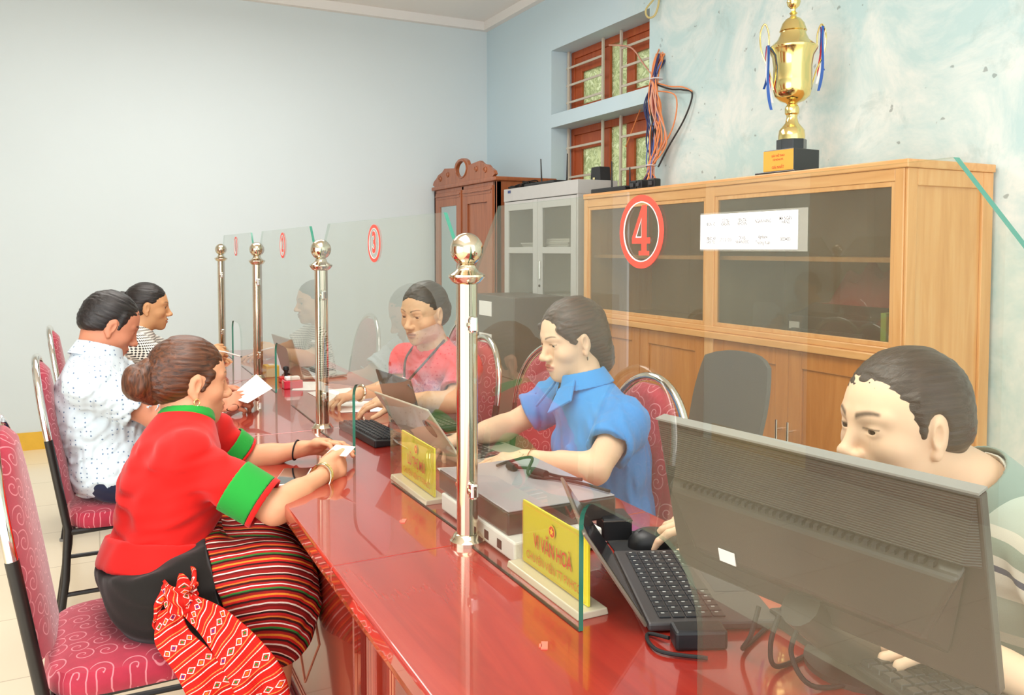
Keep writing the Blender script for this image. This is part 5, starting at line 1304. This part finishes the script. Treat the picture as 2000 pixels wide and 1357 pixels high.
def bangle(root, J, O, q, t, r, rt, mat, name, tilt=(0, 0, 0)):
    E, Wr = nv(J['E'+q]), nv(J['W'+q]); c = lerp(E, Wr, t); n = Wr-E; return ring_mesh(root, O, c, n+nv(tilt), r, rt, mat, name, fwd=(.2, .1, 1))
bangle(root, J, O, 'R', .93, .031, .0030, M['gold'], 'bangle'); bangle(root, J, O, 'R', .89, .032, .0026, M['steel'], 'bangle', (.02, .02, 0)); bangle(root, J, O, 'L', .90, .0275, .0022, M['rubber'], 'hair_band')
flat('id_card', [W(656, 868, 2.25), W(694, 872, 2.18), W(676, 891, 2.15), W(634, 888, 2.23)], .001, plain('pale card', 'f3eee4', .4), 'small white identity card held in both hands of the woman in red', 'card')
# ---------------------------------------------------------------- man in pale dotted shirt
J = J_(P=(.055, 3.30, .585), C=(-.005, 3.30, .79), N=(.0, 3.33, .965), Hd=(.050, 3.36, 1.087), fwd=(.995, .08, 0), lat=(.09, -.99, 0),
       SR=(-.02, 3.13, .905), ER=(.185, 3.10, .780), WR=(.385, 3.12, .800), SL=(.02, 3.50, .905), EL=(.22, 3.50, .785), WL=(.395, 3.29, .822),
       HR=(.07, 3.2, .565), KR=(.36, 3.16, .55), AR=(.34, 3.14, .072), HL=(.07, 3.4, .565), KL=(.36, 3.42, .55), AL=(.34, 3.42, .072), w=1.12, aw=1.12)
root, O, A, H = person('man in a pale dotted short-sleeved shirt with short black hair reading a paper', J, (.89, .12, -.44), (.44, .03, .89), 1.03, True, skinmat('ruddy skin', 'd38c6c', 'b5604e'), (.06, 3.3, 0),
    {'R': dict(d=(.9, -.05, .12), n=(.0, -.65, .75), thumb=-1, curl=(38, 42, 46, 50, 14)), 'L': dict(d=(.92, -.15, .12), n=(-.1, .3, .95), thumb=-1, curl=(18, 24, 28, 32, 12))}, dict(eye_open=.35), (0, 1, -.5), .0028, .058)
def dotmat():
    t = NT('pale blue dotted cotton'); v = t.co(); vo = t.new('ShaderNodeTexVoronoi', feature='F1', i_Scale=62, i_Randomness=.25); t.link(v, vo.inputs['Vector'])
    t.col(t.mix(t.ramp(vo.outputs['Distance'], [(0, (1, 1, 1)), (.16, (1, 1, 1)), (.22, (0, 0, 0))]), 'd2e0e8', '6e86a4')); t.bump(t.noise(v, 300, 2), .15, .001); return t.set(.8, spec=.25)
DOT = dotmat(); shirt(root, J, O, DOT, .72, -.07, .016, .066, name='dotted_shirt', amp=.006, seed=11, male=True, belly=.02, res=.006, fq=34)
collar(root, J, O, DOT, .096, .055, r2=.076, low=0)
s = SDF(); torso(s, J, .002, True, True, False); legs(s, J, .012, .04, True, False); s.cut(nv(J['P'])+nv((0, 0, .03)), (-.3, 0, 1), .005); mesh_sdf('navy_trousers', s, .007, cloth('navy trousers fabric', '1c2340'), root, O, noise=wob(.003, 20, 5))
def shorthair(s, rec=0.0, nape=-.045, th=0.0):
    s.ell((0, -.014, .028), (.0785+th, .0975+th, .0905+th), .01); s.ell((0, -.045, -.01), (.068+th, .062+th, .055), .02)
    s.ell((0, .112-rec, -.022), (.078, .088, .092), .010, -1); EARS(s, .004, 1.05); s.cut((0, -.05, nape), (0, .45, -1), .02)
    for q in (1, -1): s.cap((q*.067, .022, .045), (q*.071, .020, -.004), .009, .004, .014)
BH = hairmat('short black hair', '0d0b0b', '2a2220', 1, 110)
hair(root, H, A, 1.03, O, BH, lambda s: shorthair(s, .012), .003, .0015)
flat('paper_sheet', [W(500.6, 730.7, 3.25), W(532, 758, 3.05), W(484, 787, 2.93), W(447, 776, 3.02)], .0006, M['paper'], 'white paper sheet held by the man in the dotted shirt', 'paper')
# ---------------------------------------------------------------- woman in checked blouse
J = J_(P=(.13, 4.55, .585), C=(.155, 4.56, .78), N=(.195, 4.58, .945), Hd=(.245, 4.60, 1.070), fwd=(.99, .05, 0), lat=(.06, -.998, 0),
       SR=(.18, 4.40, .885), ER=(.345, 4.33, .785), WR=(.49, 4.34, .835), SL=(.20, 4.75, .885), EL=(.37, 4.78, .785), WL=(.50, 4.62, .790),
       HR=(.15, 4.46, .565), KR=(.37, 4.45, .55), AR=(.33, 4.45, .072), HL=(.15, 4.64, .565), KL=(.37, 4.66, .55), AL=(.33, 4.66, .072), aw=1.0)
root, O, A, H = person('woman in a black and white checked blouse holding a pen on the customer side', J, (.98, -.1, -.08), (.1, 0, 1), 1.03, False, skinmat('warm skin', 'd9a273', 'b26a50'), (.14, 4.55, 0),
    {'R': dict(d=(.8, .1, .15), n=(.1, -.7, .6), thumb=-1, curl=(50, 58, 62, 62, 20)), 'L': dict(d=(.9, -.2, .0), n=(0, .1, 1), thumb=-1, curl=(15, 20, 25, 30, 10))}, {}, (0, 1, -.1), .0032, .050)
def checkmat(name, a, b, sc):
    t = NT(name); v = t.co(); q = t.sep(v); u = t.math('SINE', t.math('MULTIPLY', t.math('ADD', q[0], q[1]), sc)); w_ = t.math('SINE', t.math('MULTIPLY', q[2], sc))
    t.col(t.mix(t.math('MULTIPLY', t.math('GREATER_THAN', t.math('ADD', u, w_), .25), 1), a, b)); return t.set(.8)
shirt(root, J, O, checkmat('black and white check', 'e9e4da', '2f2c2c', 520), .7, -.07, .014, .066, name='checked_blouse', amp=.003, seed=12, res=.006)
s = SDF(); legs(s, J, .012, .04, True, False); s.ell(J['P'], (.13, .16, .1), .04); s.cut(nv(J['P'])+nv((0, 0, .03)), (0, 0, 1), .005); mesh_sdf('dark_trousers', s, .008, cloth('dark trousers fabric', '23202a'), root, O)
def ponyhair(s):
    s.ell((0, -.014, .030), (.080, .099, .090), .01); s.ell((0, -.045, -.01), (.068, .062, .055), .02)
    s.ell((0, .108, -.024), (.076, .084, .094), .012, -1); EARS(s, .004); s.cut((0, 0, -.050), (0, .4, -1), .02); s.ell((0, -.118, .045), (.022, .024, .022), .01); s.cap((0, -.12, .045), (0, -.15, .0), .018, .012, .01); s.cap((0, -.15, .0), (.01, -.145, -.05), .012, .004, .01)
hair(root, H, A, 1.03, O, hairmat('black tied hair', '0c0a0a', '2a201c', 1, 100), ponyhair, .0032, .0012)
t = thing('pen', 'thin white pen held by the woman in the checked blouse', 'pen', tuple(W(430, 687, 4.1)))
MB().tube([(-.03, 0, .008), (.02, 0, -.001), (.095, -.01, -.028)], .004, 8).build('pen_barrel', M['white_plastic'], t, smooth=True); MB().tube([(.095, -.01, -.028), (.104, -.011, -.031)], [.004, .001], 8).build('pen_tip', M['rubber'], t)
# ---------------------------------------------------------------- woman with red and lilac top
J = J_(P=(1.24, 3.07, .60), C=(1.205, 3.03, .80), N=(1.165, 2.985, .985), Hd=(1.115, 2.945, 1.122), fwd=(-.93, -.36, 0), lat=(.36, -.93, 0),
       SL=(1.235, 2.84, .915), EL=(1.14, 2.72, .812), WL=(.955, 2.80, .828), SR=(1.12, 3.16, .915), ER=(1.08, 3.12, .815), WR=(.885, 3.06, .812),
       HR=(1.2, 3.16, .565), KR=(.92, 3.1, .55), AR=(.94, 3.1, .072), HL=(1.25, 2.98, .565), KL=(.95, 2.9, .55), AL=(.95, 2.9, .072), aw=.95)
root, O, A, H = person('woman in a red and lilac top with a bead necklace, seated behind pane 3', J, (-.86, -.48, -.16), (-.08, -.06, 1), 1.0, False, skinmat('fair warm skin', 'e4b48c', 'b5705a'), (1.22, 3.05, 0),
    {'L': dict(d=(-.93, .2, -.05), n=(-.1, -.2, .95), thumb=-1, curl=(20, 26, 30, 34, 15), sc=.95), 'R': dict(d=(-.95, -.1, -.15), n=(0, .1, 1), thumb=1, curl=(28, 34, 40, 44, 18), sc=.95)}, dict(eye_open=.75), (0, 1, -.3), .0026, .048)
def dmat():
    t = NT('red and lilac floral print'); v = t.co(); q = t.sep(v); z = t.new('ShaderNodeMapRange'); z.inputs[1].default_value = .97; z.inputs[2].default_value = .89; t.link(t.math('ADD', q[2], t.math('MULTIPLY', t.noise(v, 9, 4), .12)), z.inputs[0])
    fl = t.ramp(t.noise(v, 30, 5, .7, 1), [(.4, 'b98aa8'), (.5, 'd0b4c8'), (.6, '8f7ea8')]); t.col(t.mix(z.outputs[0], 'f03a40', fl)); return t.set(.7)
shirt(root, J, O, dmat(), .72, -.07, .013, .064, name='floral_top', amp=.003, seed=13, res=.0055, vneck=.06)
for k, tt in enumerate((.72, .80)): bangle(root, J, O, 'L', tt, .030, .0018, plain('brown bangle %d' % k, '8a4a30', .4), 'bangle')
bangle(root, J, O, 'R', .92, .030, .005, M['steel'], 'wristwatch')
N = nv(J['N']); f = nv(J['fwd']); l = mirror_lat(f)
pts = [N+l*.066+nv((0, 0, .03)), N+l*.058+f*.085+nv((0, 0, -.04)), N+f*.145+nv((0, 0, -.13)), N-l*.0+f*.150+nv((0, 0, -.20)), N-l*.01+f*.145+nv((0, 0, -.13)), N-l*.058+f*.085+nv((0, 0, -.04)), N-l*.066+nv((0, 0, .03))]
MB().tube([tuple(float(x) for x in p-O) for p in catmull([Vector([float(y) for y in q]) for q in pts], 8) for p in [nv(p)]], .0045, 8).build('lanyard', plain('dark brown cord', '3c2622', .6), root, smooth=True)
for k in range(4):
    c = N+f*(.158-.002*k)+l*(.006*k-.01)+nv((0, 0, -.11-.033*k))-O; MB().lathe([(.001, -.011), (.008, -.008), (.011, 0), (.008, .008), (.001, .011)], 14, tuple(float(x) for x in c)).build('bead', plain('pearl bead %d' % k, 'e9d3cc', .25), root, smooth=True)
def tiedhair(s):
    s.ell((0, -.014, .030), (.080, .099, .089), .01); s.ell((0, -.05, -.010), (.072, .066, .062), .02)
    s.ell((0, .106, -.026), (.076, .084, .096), .012, -1); EARS(s, .006, .95); s.cut((0, 0, -.060), (0, .5, -1), .02); s.ell((0, -.115, -.005), (.034, .030, .040), .015)
hair(root, H, A, 1.0, O, hairmat('dark tied hair', '100c0c', '33241e', 1, 100), tiedhair, .0028, .0012)
# ---------------------------------------------------------------- woman in blue
J = J_(P=(1.31, 1.985, .60), C=(1.30, 1.985, .79), N=(1.255, 2.02, .965), Hd=(1.228, 2.052, 1.104), fwd=(-.985, .17, 0), lat=(-.17, -.985, 0),
       SL=(1.272, 1.848, .890), EL=(1.115, 1.745, .806), WL=(1.015, 1.935, .806), SR=(1.275, 2.195, .905), ER=(1.125, 2.27, .812), WR=(.955, 2.20, .812),
       HR=(1.26, 2.08, .565), KR=(1.0, 2.1, .55), AR=(1.0, 2.1, .072), HL=(1.26, 1.89, .565), KL=(1.0, 1.87, .55), AL=(1.0, 1.87, .072), aw=.95, w=.97)
root, O, A, H = person('woman in a bright blue short-sleeved shirt typing, seated behind the pane marked 4', J, (-.97, .0, -.20), (-.18, 0, .98), .98, False, skinmat('fair skin', 'edc3a2', 'c8635a'), (1.27, 2.0, 0),
    {'L': dict(d=(-.80, .55, -.16), n=(-.1, -.1, 1), thumb=1, curl=(14, 20, 26, 32, 14), sc=.95), 'R': dict(d=(-.95, -.2, -.1), n=(0, .1, 1), thumb=1, curl=(20, 25, 30, 35, 15), sc=.95)}, dict(eye_open=.5), (0, 1, -.45), .0024, .047)
BLU = cloth('bright blue cotton', '2f8fd6', .7, .2)
shirt(root, J, O, BLU, .56, -.075, .014, .062, name='blue_shirt', amp=.006, seed=14, res=.005, vneck=.045, fq=34)
collar(root, J, O, BLU, .088, .048, r2=.066, gap=.036, low=.0)
N = nv(J['N']); f = nv(J['fwd']); l = mirror_lat(f); zz = nv((0, 0, 1))
for q in (1, -1):
    a, b, c, d = N+f*.050+l*q*.058+zz*.030, N+f*.085+l*q*.026+zz*.0, N+f*.128+l*q*.052-zz*.062, N+f*.075+l*q*.092-zz*.022
    off = f*.006+zz*.004; MB().hexa([tuple(float(t_) for t_ in p-O) for p in (a, b, c, d)], [tuple(float(t_) for t_ in p+off-O) for p in (a, b, c, d)]).build('collar_flap', BLU, root, bevel=.002)
s = SDF(); legs(s, J, .012, .04, True, False); s.ell(J['P'], (.13, .15, .1), .04); s.cut(nv(J['P'])+nv((0, 0, .0)), (0, 0, 1), .005); mesh_sdf('grey_trousers', s, .008, cloth('mauve grey trousers', '6c6066'), root, O, noise=wob(.003, 20, 5))
def ehair(s):
    s.ell((0, -.016, .030), (.081, .100, .090), .01); s.ell((0, -.06, -.015), (.072, .060, .075), .02); s.ell((0, -.085, -.07), (.055, .040, .06), .02)
    s.ell((0, .104, -.022), (.074, .080, .098), .012, -1); EARS(s, .008, .85); s.cut((0, 0, -.112), (0, .6, -1), .02); s.ell((0, -.095, .045), (.03, .025, .03), .012)
    for q in (1, -1): s.cap((q*.055, .060, .045), (q*.072, .030, .0), .012, .005, .012)
hair(root, H, A, 1.0, O, hairmat('reddish black hair', '140c0c', '4a2a20', 1, 100), ehair, .0026, .0014)
N = nv(J['N']); f = nv(J['fwd']); l = mirror_lat(f)
pts = [N+l*.05+nv((0, 0, .03)), N+l*.04+f*.07+nv((0, 0, -.02)), N+f*.098+nv((0, 0, -.052)), N-l*.04+f*.07+nv((0, 0, -.02)), N-l*.05+nv((0, 0, .03))]
MB().tube([tuple(float(x) for x in nv(p)-O) for p in catmull([Vector([float(y) for y in q]) for q in pts], 8)], .0013, 6).build('necklace', M['gold'], root, smooth=True)
for q in (1, -1): local_tube('earring', [(q*.078, .002, -.046), (q*.078, .002, -.056)], .003, M['chrome'], root, H, A, 1.0, O)
bangle(root, J, O, 'L', .88, .0275, .0012, plain('red thread', 'b8523c', .6), 'thread_bracelet')
# ---------------------------------------------------------------- man in striped polo
J = J_(P=(1.38, .80, .60), C=(1.33, .80, .79), N=(1.235, .825, .972), Hd=(1.120, .868, 1.091), fwd=(-.93, .37, 0), lat=(-.37, -.93, 0),
       SL=(1.20, .645, .915), EL=(1.16, .55, .735), WL=(1.06, .70, .812), SR=(1.33, .99, .905), ER=(1.33, 1.13, .79), WR=(1.115, 1.265, .824),
       HR=(1.35, .92, .565), KR=(1.05, .98, .55), AR=(1.05, .98, .072), HL=(1.33, .7, .565), KL=(1.04, .72, .55), AL=(1.04, .72, .072), aw=1.06, w=1.03)
root, O, A, H = person('man in a striped sage polo shirt with cropped hair, using the mouse behind the monitor', J, (-.93, .22, -.05), (-.05, .03, 1), 1.0, True, skinmat('light skin', 'f0c6a4', 'c88070', '241a16'), (1.35, .82, 0),
    {'R': dict(d=(-.82, .55, -.06), n=(-.1, -.15, 1), thumb=-1, curl=(20, 24, 30, 34, 14), sc=1.0), 'L': dict(d=(-.6, .75, -.05), n=(0, 0, 1), thumb=1, curl=(20, 25, 30, 35, 15))}, dict(eye_open=.8), (-.1, 1, -.3), .0020, .057)
def polomat():
    t = NT('sage polo with stripes'); v = t.co(); q = t.sep(v); m = t.math('FRACT', t.math('MULTIPLY', t.math('ADD', q[2], .012), 6.2))
    c = t.ramp(m, [(0, 'b4bcae'), (.35, 'e9e4d6'), (.60, '3a4266'), (.66, 'e9e4d6'), (.75, '97a596'), (.9, 'd9d4c4')], True); t.col(c); t.bump(t.noise(v, 400, 2), .25, .001); return t.set(.8)
shirt(root, J, O, polomat(), .62, -.07, .015, .066, name='polo_shirt', amp=.004, seed=15, male=True, res=.005, fq=34)
collar(root, J, O, cloth('sage knit collar', '8b9c90'), .096, .042, r2=.072)
s = SDF(); legs(s, J, .012, .04, True, False); s.ell(J['P'], (.13, .15, .1), .04); s.cut(nv(J['P'])+nv((0, 0, .0)), (0, 0, 1), .005); mesh_sdf('dark_trousers', s, .008, cloth('charcoal trousers', '2a2a30'), root, O)
hair(root, H, A, 1.0, O, hairmat('cropped black hair', '15110f', '3a302a', 1, 130), lambda s: shorthair(s, -.008, -.055, .001), .0024, .0010)
